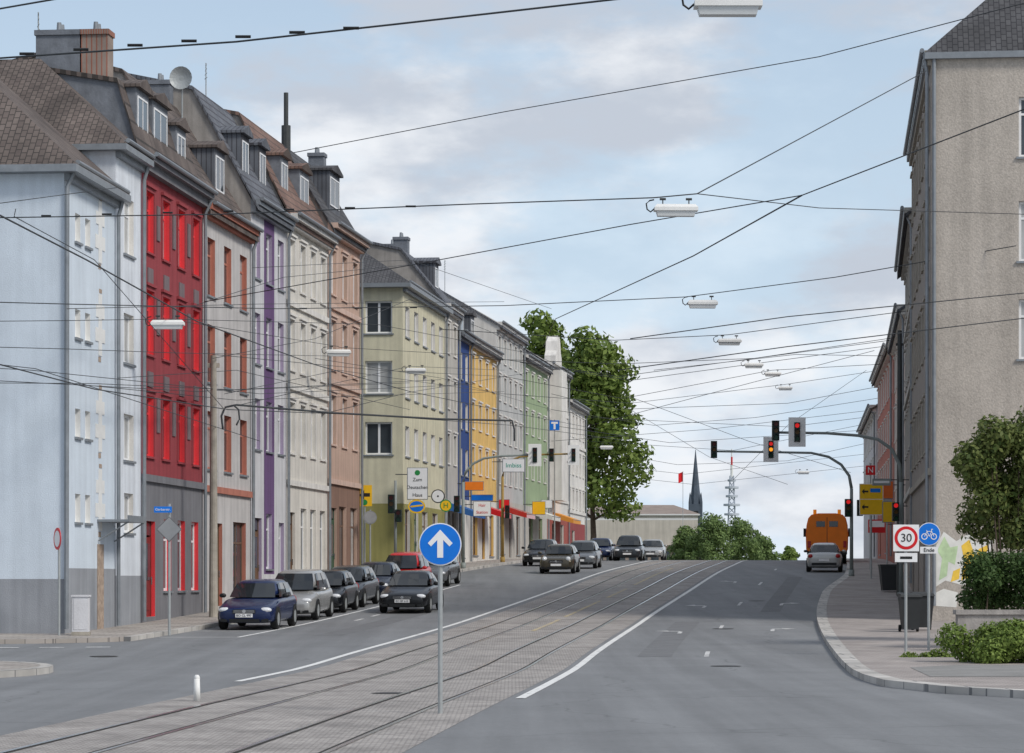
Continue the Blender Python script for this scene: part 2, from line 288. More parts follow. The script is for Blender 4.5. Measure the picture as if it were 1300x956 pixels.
# ------------------------------------------------------------ houses
wcache={}
def win_meshes(w,h,frame,trim):
    k=(round(w,2),round(h,2),frame.name,trim.name if trim else '')
    if k in wcache: return wcache[k]
    r=.14; t=.085; mb=MB()
    mb.box(0,t,r,r+.07,0,h); mb.box(w-t,w,r,r+.07,0,h); mb.box(t,w-t,r,r+.07,0,t); mb.box(t,w-t,r,r+.07,h-t,h)
    if w>.85: mb.box(w/2-.055,w/2+.055,r+.005,r+.065,t,h-t)
    if h>1.65:
        if w>.85: mb.box(t,w/2-.055,r+.005,r+.06,h*.7,h*.7+.07); mb.box(w/2+.055,w-t,r+.005,r+.06,h*.7,h*.7+.07)
        else: mb.box(t,w-t,r+.005,r+.06,h*.7,h*.7+.07)
    fm=mb.mesh('window',frame)
    mb=MB(); mb.box(t*.5,w-t*.5,r+.03,r+.04,t*.5,h-t*.5); pd=mb.mesh('pane',pane_d); pc=mb.mesh('pane',pane_c)
    mb=MB(); tm=None
    mb.box(-.08,w+.08,-.07,.128,-.07,-.002); sm=mb.mesh('sill',trim or zinc)
    if trim:
        mb=MB(); e=.13; mb.box(-e,-.004,-.035,.02,0,h+e); mb.box(w+.004,w+e,-.035,.02,0,h+e); mb.box(-.004,w+.004,-.035,.02,h+.004,h+e); mb.box(-e-.05,w+e+.05,-.10,.02,h+e+.002,h+e+.09); tm=mb.mesh('surround',trim)
    wcache[k]=(fm,pd,pc,sm,tm); return wcache[k]
def put_window(root,loc,rz,w,h,frame,trim,curt=.35):
    fm,pd,pc,sm,tm=win_meshes(w,h,frame,trim)
    o=put('window',fm,root,loc,rz); put('pane',pc if random.random()<curt else pd,o); put('sill',sm,o)
    if tm: put('surround',tm,o)
def face_open(mb,T,L,z0,H,ops,zone,xs=(),zs=(),rev=.2,revmi=3):
    X=sorted(set([0,L]+[x for x in xs if 0<x<L]+[v for o in ops for v in (o[0],o[1])])); Z=sorted(set([z0,H]+[z for z in zs if z0<z<H]+[v for o in ops for v in (o[2],o[3])]))
    for i in range(len(X)-1):
        for j in range(len(Z)-1):
            xc=(X[i]+X[i+1])/2; zc=(Z[j]+Z[j+1])/2
            if any(o[0]<xc<o[1] and o[2]<zc<o[3] for o in ops): continue
            mb.face([T(X[i],0,Z[j]),T(X[i+1],0,Z[j]),T(X[i+1],0,Z[j+1]),T(X[i],0,Z[j+1])],zone(xc,zc))
    for a,b,c,d in [o[:4] for o in ops]:
        mb.face([T(a,0,c),T(a,rev,c),T(a,rev,d),T(a,0,d)],revmi); mb.face([T(b,0,c),T(b,rev,c),T(b,rev,d),T(b,0,d)],revmi)
        mb.face([T(a,0,c),T(b,0,c),T(b,rev,c),T(a,rev,c)],revmi); mb.face([T(a,0,d),T(b,0,d),T(b,rev,d),T(a,rev,d)],revmi)
def chimney(roof,x,y,z0,z1,w,d,mat,pots=2):
    mb=MB(); mb.box(x-w/2,x+w/2,y-d/2,y+d/2,z0,z1); mb.box(x-w/2-.06,x+w/2+.06,y-d/2-.04,y+d/2+.04,z1-.12,z1+.04)
    for i in range(pots):
        px=x-w/2+w*(i+.5)/pots; mb.tube([(px,y,z1+.04),(px,y,z1+.3)],.09,8,1,r1=.07)
    mb.build('chimney',[mat,zinc],roof)
def aerial(root,x,y,z0,h):
    mb=MB(); mb.tube([(x,y,z0),(x,y,z0+h)],.022,6)
    for k in range(4): mb.tube([(x-.35+.05*k,y-.1,z0+h-.1-.16*k),(x+.35-.05*k,y+.1,z0+h-.1-.16*k)],.012,5)
    mb.build('aerial',steel,root)
def dormer(root,x,y,z,w,h,dep,mw,mr,frame=winframe,ww=None):
    mb=MB(); hw=w/2
    mb.box(x-hw,x+hw,y,y+dep,z-.4,z+h,0)
    mb.prism([(x-hw-.12,z+h+.002),(x+hw+.12,z+h+.002),(x+hw+.12,z+h+.1),(x,z+h+.38),(x-hw-.12,z+h+.1)],y-.15,y+dep,1)
    d=mb.build('dormer',[mw,mr],root)
    ww=ww or w-.35; wh=h-.35; x0=x-ww/2; z0=z+.12; mb=MB()
    mb.box(x0,x0+.06,y-.03,y-.002,z0,z0+wh); mb.box(x0+ww-.06,x0+ww,y-.03,y-.002,z0,z0+wh); mb.box(x0+.06,x0+ww-.06,y-.03,y-.002,z0,z0+.06); mb.box(x0+.06,x0+ww-.06,y-.03,y-.002,z0+wh-.06,z0+wh)
    mb.box(x-.03,x+.03,y-.026,y-.002,z0+.06,z0+wh-.06)
    mb.box(x0+.06,x-.03,y-.014,y-.002,z0+.06,z0+wh-.06,1); mb.box(x+.03,x0+ww-.06,y-.014,y-.002,z0+.06,z0+wh-.06,1)
    mb.build('window',[frame,pane_d],d)
def house(label,P0,P1,eave,wall,depth=11,ground=None,accent=None,reveal=None,gable=None,roofm=slate,trim=None,frame=winframe,ncol=4,rows=(),gtop=None,roof='gable',rh=5.,gops=(),accw=0,side=(),sideno=0,dorm=(),dmat=None,chim=(),strings=(),smat=None,cornice=.35,cmat=None,hip=(),name='terraced_house',cat='house',curt=.35,xf=None,pipes=True,run=None,dy=.35,plinth=None,ov=.45,gframe=None,sy=2.4,sh=4.2,accmid=False):
    P0=Vector(P0);P1=Vector(P1); L=(P1-P0).length; ang=math.atan2(P1.y-P0.y,P1.x-P0.x); zb=zr((P0.y+P1.y)/2)+.1
    root=thing(name,label,cat,(P0.x,P0.y,zb),ang)
    top=eave-zb; d=depth; ground=ground or wall; gable=gable or wall
    mats=[wall,ground,accent or wall,reveal or wall,gable,plinth or ground]; ops=[]; wl=[]
    cx=[L*(i+.5)/ncol for i in range(ncol)] if xf is None else [L*f for f in xf]
    for zc,h,w in rows:
        z=zc-zb
        for x in cx: ops.append((x-w/2,x+w/2,z-h/2,z+h/2)); wl.append((x-w/2,z-h/2,w,h))
    gl=[]
    for f,w,z0,h,kind in gops: ops.append((L*f-w/2,L*f+w/2,z0,z0+h)); gl.append((L*f-w/2,z0,w,h,kind))
    gt=(gtop-zb) if gtop else -9
    xs=[]; ac=[cx[len(cx)//2]] if accmid else cx
    if accent and accw:
        for x in ac: xs+= [x-accw/2,x+accw/2]
    accz=(gt,top-.3)
    def zone(x,z):
        if accmid and accent and z<accz[1] and z>1.0 and any(abs(x-c)<accw/2 for c in ac): return 2
        if z<gt: return 1
        if accent and accw and z<accz[1] and any(abs(x-c)<accw/2 for c in ac): return 2
        return 0
    mb=MB(); face_open(mb,lambda u,v,z:(u,v,z),L,-.8,top,ops,zone,xs,[gt,accz[1],1.0],.22)
    so=[(u-w/2,u+w/2,z-zb-h/2,z-zb+h/2) for u,z,w,h in side]; T=(lambda u,v,z:(v,d-u,z)) if sideno==0 else (lambda u,v,z:(L-v,u,z))
    face_open(mb,T,d,-.8,top,so,lambda x,z:5 if (plinth and z<1.9-zb+.0) else (1 if z<gt and not plinth and sideno==0 else 4),zs=[gt,1.9-zb],rev=.22,revmi=4)
    xo=L if sideno==0 else 0
    mb.face([(xo,0,-.8),(xo,d,-.8),(xo,d,top),(xo,0,top)],4); mb.face([(0,d,-.8),(L,d,-.8),(L,d,top),(0,d,top)],4)
    if roof in('gable','mansard','steep'):
        prof={'gable':[(-.4,-.3),(d/2,rh)],'mansard':[(-.3,-.02),(.05,.12),(.75,2.35),(d/2,rh)],'steep':[(-.3,-.3),(sy,sh),(d/2,sh+.7)]}[roof]
        pl=[(max(y,0),top+z) for y,z in prof]; pl[0]=(0,top); full=pl+[(d-y,z) for y,z in reversed(pl[:-1])]
        for x in (0,L): mb.face([(x,y,z-.05 if z>top else z) for y,z in full],4)
    wo=mb.build('wall',mats,root,recalc=True)
    mb=MB()
    if roof in('gable','mansard','steep'):
        pp=[(y,top+z) for y,z in prof]; full=pp+[(d-y,z) for y,z in reversed(pp[:-1])]
        e=.1; th=.14
        up=[[(x,y,z) for y,z in full] for x in (-e,L+e)]; dn=[[(x,y,z-th) for y,z in full] for x in (-e,L+e)]
        for i in range(len(full)-1):
            mb.face([up[0][i],up[1][i],up[1][i+1],up[0][i+1]]); mb.face([dn[0][i],dn[1][i],dn[1][i+1],dn[0][i+1]])
            for k in (0,1): mb.face([up[k][i],up[k][i+1],dn[k][i+1],dn[k][i]])
        mb.face([up[0][0],up[1][0],dn[1][0],dn[0][0]]); mb.face([up[0][-1],up[1][-1],dn[1][-1],dn[0][-1]])
    elif roof=='hip':
        rn=run or d/2; a=(-ov if 0 in hip else -.1); b=(L+ov if 1 in hip else L+.1); ra=rn if 0 in hip else a; rb=L-rn if 1 in hip else b
        zt=top-.12; A=(a,-ov,zt);B=(b,-ov,zt);Cc=(b,d+ov,zt);D=(a,d+ov,zt);R0=(ra,d/2,top+rh);R1=(rb,d/2,top+rh)
        mb.face([A,B,R1,R0]); mb.face([B,Cc,R1]); mb.face([Cc,D,R0,R1]); mb.face([D,A,R0])
        lo=lambda p:(p[0],p[1],p[2]-.2)
        for p,q in ((A,B),(B,Cc),(Cc,D),(D,A)): mb.face([p,q,lo(q),lo(p)],1)
        mb.face([lo(A),lo(B),lo(Cc),lo(D)],1)
    elif roof=='shed':
        zt=top; A=(-.3,-.4,zt-.15);B=(L,-.4,zt-.15);R=(L,3.2,top+rh);R2=(L,d,top+rh);D=(-.3,d,zt-.15);R0=(L-.4,3.2,top+rh)
        mb.face([A,B,R]); mb.face([A,R,R2,D]); mb.face([B,R,R2,(L,d,zt-.15)]); lo=lambda p:(p[0],p[1],p[2]-.18)
        for p,q in ((A,B),(D,A)): mb.face([p,q,lo(q),lo(p)],1)
        mb.face([lo(A),lo(B),(L,d,zt-.33),lo(D)],1)
    ro=mb.build('roof',[roofm,zinc],root)
    for x,y,z0,z1,w,dd,mt in chim: chimney(ro,x,y,top+z0,top+z1,w,dd,mt,2)
    for x0,z0,w,h in wl: put_window(root,(x0,0,z0),0,w,h,frame,trim,curt)
    for (u,z,w,h) in side:
        if sideno==0: put_window(root,(0,d-u+w/2,z-zb-h/2),-PI/2,w,h,frame,None,curt)
        else: put_window(root,(L,u-w/2,z-zb-h/2),PI/2,w,h,frame,None,curt)
    for x0,z0,w,h,kind in gl:
        if kind=='shop' or kind=='win': put_window(root,(x0,0,z0),0,w,h,winbrown if kind=='shop' else (gframe or frame),None,.1)
        else:
            mb=MB(); mb.box(x0+.05,x0+w-.05,.14,.2,z0,z0+h-.5); mb.box(x0+.05,x0+w-.05,.14,.2,z0+h-.44,z0+h-.04,1); mb.box(x0,x0+.05,.12,.21,z0,z0+h); mb.box(x0+w-.05,x0+w,.12,.21,z0,z0+h); mb.box(x0+.2,x0+w-.2,.12,.139,z0+.2,z0+1.0); mb.box(x0+.2,x0+w-.2,.12,.139,z0+1.15,z0+h-.7,1)
            dr=mb.build('door',[kind,pane_d],root); mb=MB(); mb.tube([(x0+w-.15,.08,z0+1.0),(x0+w-.15,.08,z0+1.25)],.02,6); mb.build('handle',chrome,dr)
    for x,w,h in dorm: dormer(root,x,dy,top+{'mansard':.1,'steep':.95}.get(roof,.25),w,h,2.2,dmat or slate,roofm,winframe)
    if cornice:
        mb=MB(); mb.box(-.02,L+.02,-cornice,-.003,top-.24,top-.02); mb.box(-.01,L+.01,-cornice*.55,-.003,top-.5,top-.243); mb.build('cornice',cmat or trim or zinc,root)
        mb=MB(); mb.tube([(0,-cornice-.08,top-.02),(L,-cornice-.08,top-.02)],.075,8); mb.build('gutter',zinc,root)
    for z in strings: mb=MB(); mb.box(.01,L-.01,-.10,-.003,z-zb-.1,z-zb+.12); mb.build('string_course',smat or trim or zinc,root)
    if pipes: mb=MB(); mb.tube([(L-.12,-cornice,top-.1),(L-.12,-.12,top-.75),(L-.12,-.12,.1)],.06,7); mb.build('downpipe',zinc,root)
    return root,L,top,zb,ro
def PL(Y): return (W(Y)-FL(Y),Y)
ltblue=stucco('stucco_light_blue',(.60,.67,.74),.06,.08); ltblue2=stucco('stucco_pale_blue_white',(.68,.72,.77)); plgrey=stucco('plinth_grey',(.30,.315,.34))
red=stucco('stucco_red',(.30,.055,.065)); redbright=stucco('reveal_bright_red',(.72,.055,.065)); dkgrey=stucco('stucco_dark_grey',(.19,.19,.205)); redorn=stucco('ornament_grey_red',(.19,.15,.16))
palegrey=stucco('stucco_pale_grey',(.54,.52,.51)); rust=stucco('stucco_rust',(.46,.18,.13)); whitegrey=stucco('stucco_white_grey',(.62,.62,.64)); lilac=stucco('stucco_violet',(.15,.085,.20)); lilacp=stucco('stucco_pale_violet',(.36,.30,.42))
cream=stucco('stucco_cream',(.70,.67,.61)); creamt=stucco('trim_cream',(.74,.72,.68)); terra=stucco('stucco_terracotta',(.55,.39,.31)); terrat=stucco('trim_terracotta',(.64,.47,.39))
olive=stucco('stucco_yellow_green',(.63,.595,.44)); olived=stucco('stucco_olive',(.29,.27,.10)); stone=stucco('stucco_stone',(.49,.47,.43)); navy=stucco('stucco_navy',(.035,.075,.24))
yellow=stucco('stucco_yellow',(.74,.49,.17)); greyw=stucco('stucco_grey',(.50,.51,.50)); green=stucco('stucco_green',(.32,.41,.25)); whit=stucco('stucco_white',(.72,.70,.66))
beige=M('roughcast_beige',(.46,.415,.365),.95,.12,.5,.5,.12,bscale=18,fine=.14); slatewall=M('slate_cladding',(.17,.185,.21),.7,.2,3,.3,.1,bscale=12); gableplaster=stucco('party_wall_plaster',(.33,.31,.29),.2,.25)
doorred=M('door_dark_red',(.2,.03,.03),.5,.1); doorbrown=M('door_brown',(.16,.09,.05),.5,.15); doorgreen=M('door_green',(.05,.10,.06),.5,.1)

Y5=84.6
rA,L,top,zb,ro=house('light blue corner house with hipped brown roof and grey plinth at the left edge',PL(78.5),PL(Y5),13.45,ltblue,12,plinth=plgrey,ground=plgrey,gtop=2.2,roofm=tile_brown,ncol=2,xf=(.25,.44),rows=[(11.8,.8,.6),(9.1,.8,.6),(6.3,.8,.6),(3.9,.8,.6)],roof='hip',hip=(0,),rh=5.6,run=5.0,cornice=.3,name='corner_house',curt=1,reveal=white,frame=winframe)
random.seed(3); em=M('exposed_masonry',(.36,.28,.22),.95,.35,6,.5,bscale=15)
for zf_ in (12.0,9.3,6.5,4.2):
    mb=MB(); x=L*.68; z=zf_-zb
    mb.box(x-.2,x+.2,-.02,-.003,z-.9,z+.9); mb.box(x-.58,x-.201,-.019,-.003,z-.5,z-.1); mb.box(x+.201,x+.58,-.019,-.003,z-.5,z-.1); mb.box(x-.5,x-.201,-.019,-.003,z+.2,z+.58); mb.box(x+.201,x+.5,-.019,-.003,z+.2,z+.58); mb.build('stone_cross',white,rA)
    mb=MB(); mb.box(x-.12,x+.2,-.012,-.003,z+.93,z+1.05); mb.box(x-.2,x+.08,-.012,-.003,z-1.08,z-.93); mb.build('exposed_masonry',em,rA)
mb=MB(); mb.box(L*.68-.35,L*.68+.4,-.02,-.003,-.1,2.5); mb.build('exposed_masonry',em,rA)
mb=MB(); mb.box(L*.62,L*.98,-.95,-.003,3.15,3.22); mb.box(L*.62,L*.98,-.95,-.9,3.22,3.34); mb.tube([(L*.64,-.9,3.15),(L*.64,-.02,2.6)],.025,6); mb.tube([(L*.96,-.9,3.15),(L*.96,-.02,2.6)],.025,6); mb.build('canopy',zinc,rA)
mb=MB(); mb.tube([(.05,-.35,top-.1),(-.06,-.10,top-.7),(-.06,-.08,.1)],.065,8); mb.build('downpipe',zinc,rA)
house('narrow pale blue house with tall brown roof between the corner house and the red house',PL(Y5),PL(88),15.0,ltblue2,12,plinth=plgrey,ground=plgrey,gtop=2.0,roofm=tile_brown,ncol=1,xf=(.5,),rows=[(12.6,1.7,1.3),(9.2,1.5,1.3),(6.2,1.4,1.3),(3.9,1.2,1.2)],roof='shed',rh=3.1,cornice=.3,reveal=whit,curt=.9)
rR,L,top,zb,ro=house('red house with dark grey ground floor and slate attic storey',PL(88),PL(97),15.1,red,11.5,ground=dkgrey,reveal=redbright,gable=slatewall,gtop=5.0,roofm=tile_brown,trim=red,frame=redbright,gframe=winframe,ncol=4,rows=[(13.1,1.9,1.05),(9.95,2.0,1.05),(6.7,1.9,1.05)],roof='mansard',rh=3.2,gops=[(.14,1.2,.1,3.0,doorred),(.40,1.1,.9,2.3,'win'),(.63,1.1,.9,2.3,'win'),(.86,1.1,.9,2.3,'win')],strings=(5.05,),smat=dkgrey,cornice=.4,cmat=dkgrey,dorm=[(1.6,1.7,2.1),(4.1,2.2,2.1),(7.2,1.5,1.8)],dmat=slatewall,
  chim=[(.6,1.55,2.2,3.9,.7,.85,brick),(.6,2.72,2.4,3.9,.7,1.4,slatewall)],curt=.1)
for x in (.125,.375,.625,.875):
    for z in (8.25,11.5):
        mb=MB(); mb.box(L*x-.36,L*x+.36,-.04,-.003,z-zb-.32,z-zb+.16); mb.build('ornament',redorn,rR)
for x in (.25,.5,.75):
    for z in (7.1,10.2,13.2):
        mb=MB(); mb.box(L*x-.2,L*x+.2,-.04,-.003,z-zb-.55,z-zb+.55); mb.build('ornament',redorn,rR)
aerial(rR,1.2,3.6,top+2.8,1.9)
rX,L,top,zb,ro=house('pale grey house with rust red windows and steep brown roof',PL(97),PL(105),14.8,palegrey,11,ground=palegrey,reveal=rust,frame=rust,roofm=tile_brown,gable=gableplaster,ncol=3,rows=[(12.7,2.0,1.2),(9.7,2.0,1.2),(6.7,2.0,1.2)],gtop=5.0,roof='steep',sy=2.8,sh=4.6,gops=[(.3,1.4,.1,2.9,doorbrown),(.75,2.2,.5,2.6,'shop')],strings=(5.0,),smat=rust,dorm=[(5.4,1.7,1.6)],dy=.6,cmat=rust,curt=.2,chim=[(7.2,3.2,4.2,5.4,.6,.8,slatewall)])
sx,sy,sz=1.0,.95,4.4
rings=[[(sx-.10+.12*(i/4)**2*-1,sy+.40*(i/4)*math.cos(t),top+sz+.40*(i/4)*math.sin(t)) for t in [2*PI*j/18 for j in range(18)]] for i in range(1,5)]
mb=MB(); mb.loft(rings,caps=False); mb.face(rings[0]); mb.tube([(sx,sy,top+1.5),(sx,sy,top+sz),(sx-.1,sy,top+sz)],.03,6); mb.build('satellite_dish',steel,rX)
rL,L,top,zb,ro=house('white house with one bold violet vertical band and slate dormers',PL(105),PL(111.5),16.0,whitegrey,11,reveal=lilacp,accent=lilac,accw=1.9,accmid=True,roofm=slate,gable=gableplaster,ncol=3,rows=[(14.1,1.9,1.1),(10.9,1.9,1.1),(7.7,1.9,1.1)],gtop=5.3,gops=[(.2,1.2,.1,3.0,doorbrown),(.5,1.1,1.2,2.1,'win'),(.85,1.0,.9,2.1,'win')],roof='steep',sy=2.2,sh=4.2,dorm=[(1.5,1.4,1.6),(4.6,1.4,1.6)],dy=.55)
aerial(rL,3,2.4,top+4.0,1.6)
house('cream white house with ornate window surrounds and steep rust brown roof',PL(111.5),PL(120),16.3,cream,11,roofm=tile_red,gable=gableplaster,trim=creamt,ncol=4,rows=[(14.4,1.9,1.05),(11.2,2.0,1.05),(7.9,2.0,1.05)],gtop=5.6,gops=[(.13,1.2,.1,3.1,doorbrown),(.4,1.2,.8,2.6,'win'),(.63,1.2,.8,2.6,'win'),(.87,1.2,.8,2.6,'win')],strings=(5.7,9.5,12.8),roof='steep',sy=1.9,sh=4.0,dorm=[(2.0,1.5,1.5),(6.0,2.0,1.5)],dy=.5,dmat=slatewall,cornice=.45)
rT,L,top,zb,ro=house('pinkish tan house with stucco ornament at the end of the first row',PL(120),PL(127.5),17.0,terra,11,ground=stucco('stucco_brown',(.26,.16,.12)),gable=gableplaster,roofm=tile_dark,trim=terrat,ncol=3,rows=[(15.0,1.9,1.15),(11.9,2.1,1.15),(8.7,2.1,1.15)],gtop=6.0,gops=[(.18,1.4,.1,3.2,doorgreen),(.45,1.7,.5,2.9,'shop'),(.8,1.7,.5,2.9,'shop')],strings=(6.05,10.3,13.5),roof='steep',sy=1.9,sh=3.3,dorm=[(3.6,2.4,1.6)],dy=.4,cornice=.45,chim=[(6.8,1.8,2.8,3.9,.6,.7,slatewall)])
mb=MB(); mb.tube([(.5,1.9,2.9+top),(.5,1.9,top+4.2)],.2,10); mb.tube([(.5,1.9,top+4.2),(.5,1.9,top+5.6)],.1,10); mb.build('flue',darksteel,rT)
rG,L,top,zb,ro=house('pale yellow beige corner house with olive ground floor and hipped dark roof',PL(139),PL(153),16.5,olive,12,ground=olived,gtop=5.6,roofm=tile_dark,ncol=5,rows=[(14.6,1.5,1.3),(11.6,1.5,1.3),(8.7,1.5,1.3)],side=[(10.8,14.75,1.35,1.6),(10.8,11.8,1.35,1.6),(10.8,8.8,1.35,1.6),(7.6,14.75,1.35,1.6),(7.6,11.8,1.35,1.6)],roof='hip',hip=(0,),rh=4.2,cornice=.3,reveal=whit,gops=[(.1,1.6,.3,2.6,'shop'),(.3,1.3,.1,2.8,doorgreen),(.5,1.8,.3,2.6,'shop'),(.75,1.8,.3,2.6,'shop')],chim=[(7.5,5,3.0,4.3,.6,.7,slatewall)],name='corner_house',curt=.6)
house('stone grey narrow house between the pale yellow corner house and the navy house',PL(153),PL(158.2),16.8,stone,11,roofm=slate,gable=gableplaster,trim=creamt,ncol=2,rows=[(15.0,1.6,1.1),(12,1.6,1.1),(9,1.6,1.1)],gtop=6.2,gops=[(.3,1.2,.1,2.8,doorbrown),(.7,1.5,.5,2.4,'shop')],roof='steep',sy=2.4,sh=3.0,dorm=[(2.4,1.5,1.4)],dy=.8,chim=[(4,3,2.8,4.0,.7,.8,slatewall)])
house('narrow navy blue house beside the yellow house',PL(158.2),PL(163.0),15.8,navy,11,reveal=whit,ground=whit,gtop=6.4,roofm=slate,ncol=2,rows=[(13.9,1.5,1.0),(11.1,1.5,1.0),(8.5,1.5,1.0)],gops=[(.4,1.5,.3,2.6,'shop')],rh=4.2,chim=[(2,4,3,5.0,.8,.9,slatewall)])
house('yellow house with pale window surrounds in the middle of the far row',PL(163.0),PL(175),15.8,yellow,11,ground=whit,gtop=6.6,roofm=tile_dark,trim=creamt,ncol=4,rows=[(14.1,1.5,1.1),(11.4,1.5,1.1),(8.8,1.5,1.1)],gops=[(.2,2,.3,2.5,'shop'),(.5,1.2,.1,2.6,doorbrown),(.8,2,.3,2.5,'shop')],rh=4.3,dorm=[(2.5,1.6,1.6),(7,1.6,1.6)],dy=.8)
rY,L,top,zb,ro=house('tall light grey house with white gable beyond the yellow house',PL(175),PL(188),17.8,greyw,11,gable=whit,ground=stone,gtop=6.8,roofm=slate,trim=creamt,ncol=5,rows=[(16.2,1.5,1.1),(13.8,1.5,1.1),(11.2,1.5,1.1),(8.6,1.5,1.1)],gops=[(.2,2,.3,2.5,'shop'),(.5,1.2,.1,2.6,doorbrown),(.8,2,.3,2.5,'shop')],rh=3.2)
aerial(rY,5,4,top+2.4,2.0)
house('sage green house with white window frames in the far row',PL(188),PL(201),16.8,green,11,gable=whit,ground=stone,gtop=6.8,roofm=tile_dark,trim=whit,ncol=4,rows=[(15.0,1.5,1.1),(12.4,1.5,1.1),(9.4,1.5,1.1)],gops=[(.3,2,.3,2.5,'shop'),(.7,2,.3,2.5,'shop')],rh=3.2)
rW,L,top,zb,ro=house('tall white ornate house with curved gable at the far end of the row',PL(201),PL(213),17.3,whit,11,ground=stucco('stucco_red_ground',(.36,.10,.08)),gtop=6.4,roofm=tile_dark,trim=whit,ncol=4,rows=[(15.5,1.7,1.1),(12.4,1.7,1.1),(9.2,1.7,1.1)],gops=[(.3,2,.3,2.3,'shop'),(.7,2,.3,2.3,'shop')],rh=3.4,strings=(7.6,10.8,14.0))
mb=MB(); g=[(-1.8,top-.1),(1.8,top-.1),(1.75,top+.5),(1.2,top+.9),(.95,top+1.6),(.45,top+2.0),(-.45,top+2.0),(-.95,top+1.6),(-1.2,top+.9),(-1.75,top+.5)]; mb.prism([(x+2.5,z) for x,z in g],-.5,.3); mb.box(1.0,4.0,-.9,-.003,6.0-zb+1.5,top-.52); mb.build('curved_gable',whit,rW)
house('white house with dark red ground floor last in the far row',PL(213),PL(226),15.4,whit,11,ground=stucco('stucco_wine_ground',(.30,.07,.07)),gtop=6.2,roofm=tile_dark,trim=whit,ncol=5,rows=[(13.6,1.6,1.1),(10.7,1.6,1.1),(8.0,1.4,1.1)],gops=[(.3,2,.2,2.2,'shop')],rh=3.4,strings=(7.0,12.1))
def PR(Y,o): return (W(Y)+o,Y)
dkfac=stucco('stucco_shaded_brown',(.30,.27,.24)); pink=stucco('stucco_pink',(.56,.30,.26)); cream2=stucco('stucco_pale_rose_right',(.58,.48,.43)); dkfac2=stucco('stucco_dark_brown',(.27,.235,.21)); redr=stucco('stucco_brick_red',(.47,.18,.14))  # dkfac holds the shade of the beige house's street front in its colour
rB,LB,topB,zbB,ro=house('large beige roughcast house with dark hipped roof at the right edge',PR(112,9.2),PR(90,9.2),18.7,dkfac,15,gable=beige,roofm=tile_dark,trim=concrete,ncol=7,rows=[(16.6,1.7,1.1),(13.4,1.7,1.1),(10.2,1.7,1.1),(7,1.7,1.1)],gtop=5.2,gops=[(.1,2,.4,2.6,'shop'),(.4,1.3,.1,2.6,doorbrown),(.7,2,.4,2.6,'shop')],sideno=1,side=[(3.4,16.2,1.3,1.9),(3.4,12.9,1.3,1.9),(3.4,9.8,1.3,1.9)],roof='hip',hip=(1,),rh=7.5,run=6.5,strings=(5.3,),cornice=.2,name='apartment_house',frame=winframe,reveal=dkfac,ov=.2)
mb=MB(); mb.tube([(LB+.08,.1,topB-.3),(LB+.08,.1,.2)],.06,8); mb.build('downpipe',zinc,rB)
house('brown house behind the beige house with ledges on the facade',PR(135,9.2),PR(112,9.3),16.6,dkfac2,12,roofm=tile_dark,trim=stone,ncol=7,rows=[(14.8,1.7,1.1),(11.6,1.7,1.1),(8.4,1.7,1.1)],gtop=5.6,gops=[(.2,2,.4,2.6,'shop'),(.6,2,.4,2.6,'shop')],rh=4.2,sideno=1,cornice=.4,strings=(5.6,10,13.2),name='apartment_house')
house('pale rose house third along the right side of the street',PR(160,9.0),PR(135,9.2),15.0,cream2,12,roofm=slate,trim=creamt,ncol=7,rows=[(13.2,1.7,1.1),(10.4,1.7,1.1),(7.7,1.7,1.1)],gtop=5.8,gops=[(.2,2,.4,2.4,'shop'),(.6,2,.4,2.4,'shop')],rh=4.0,sideno=1,cornice=.4,name='apartment_house')
house('brick red house far along the right side of the street',PR(190,8.6),PR(160,8.9),15.2,redr,12,gable=pink,roofm=tile_brown,trim=creamt,ncol=8,rows=[(13.4,1.7,1.1),(10.6,1.7,1.1),(7.9,1.6,1.1)],gtop=6.2,gops=[(.2,2,.4,2.2,'shop'),(.6,2,.4,2.2,'shop')],rh=3.6,sideno=1,cornice=.45,name='apartment_house')
house('pale grey house last along the right side before the crest',PR(225,8.2),PR(190,8.5),13.6,whitegrey,12,roofm=tile_brown,trim=creamt,ncol=8,rows=[(12,1.6,1.1),(9.3,1.6,1.1)],gtop=6.2,rh=3.2,sideno=1,cornice=.45,name='apartment_house')
grw=M('graffiti_white',(.78,.77,.72),.7,.1,3); gry=M('graffiti_yellow',(.88,.58,.08),.7,.2,3); grg=M('graffiti_pale_green',(.55,.70,.42),.7,.2,3)
def gp(pts,mi,k):
    mb.face([(LB+.004+.004*k,u,z) for u,z in pts],mi)
mb=MB()
gp([(.15,.8),(.45,1.0),(1.0,.85),(1.4,1.05),(1.85,.8),(1.75,1.5),(1.95,2.3),(1.45,2.2),(1.2,2.5),(.8,2.25),(.4,2.55),(.1,2.0)],0,0)
gp([(.25,1.0),(.5,1.15),(.55,1.6),(.75,1.5),(.85,2.1),(.6,2.05),(.42,2.4),(.2,1.95),(.35,1.7)],2,1)
gp([(.95,1.0),(1.2,1.1),(1.25,1.55),(1.5,1.15),(1.75,.95),(1.65,1.55),(1.82,2.15),(1.5,2.0),(1.4,1.75),(1.2,2.3),(.95,2.1),(1.05,1.6)],1,1)
gp([(.62,.95),(.88,1.05),(.92,1.4),(.7,1.3)],1,1)
gp([(.08,.2),(.8,.15),(.85,.62),(.4,.74),(.12,.6)],0,0)
mb.build('graffiti',[grw,gry,grg],rB)

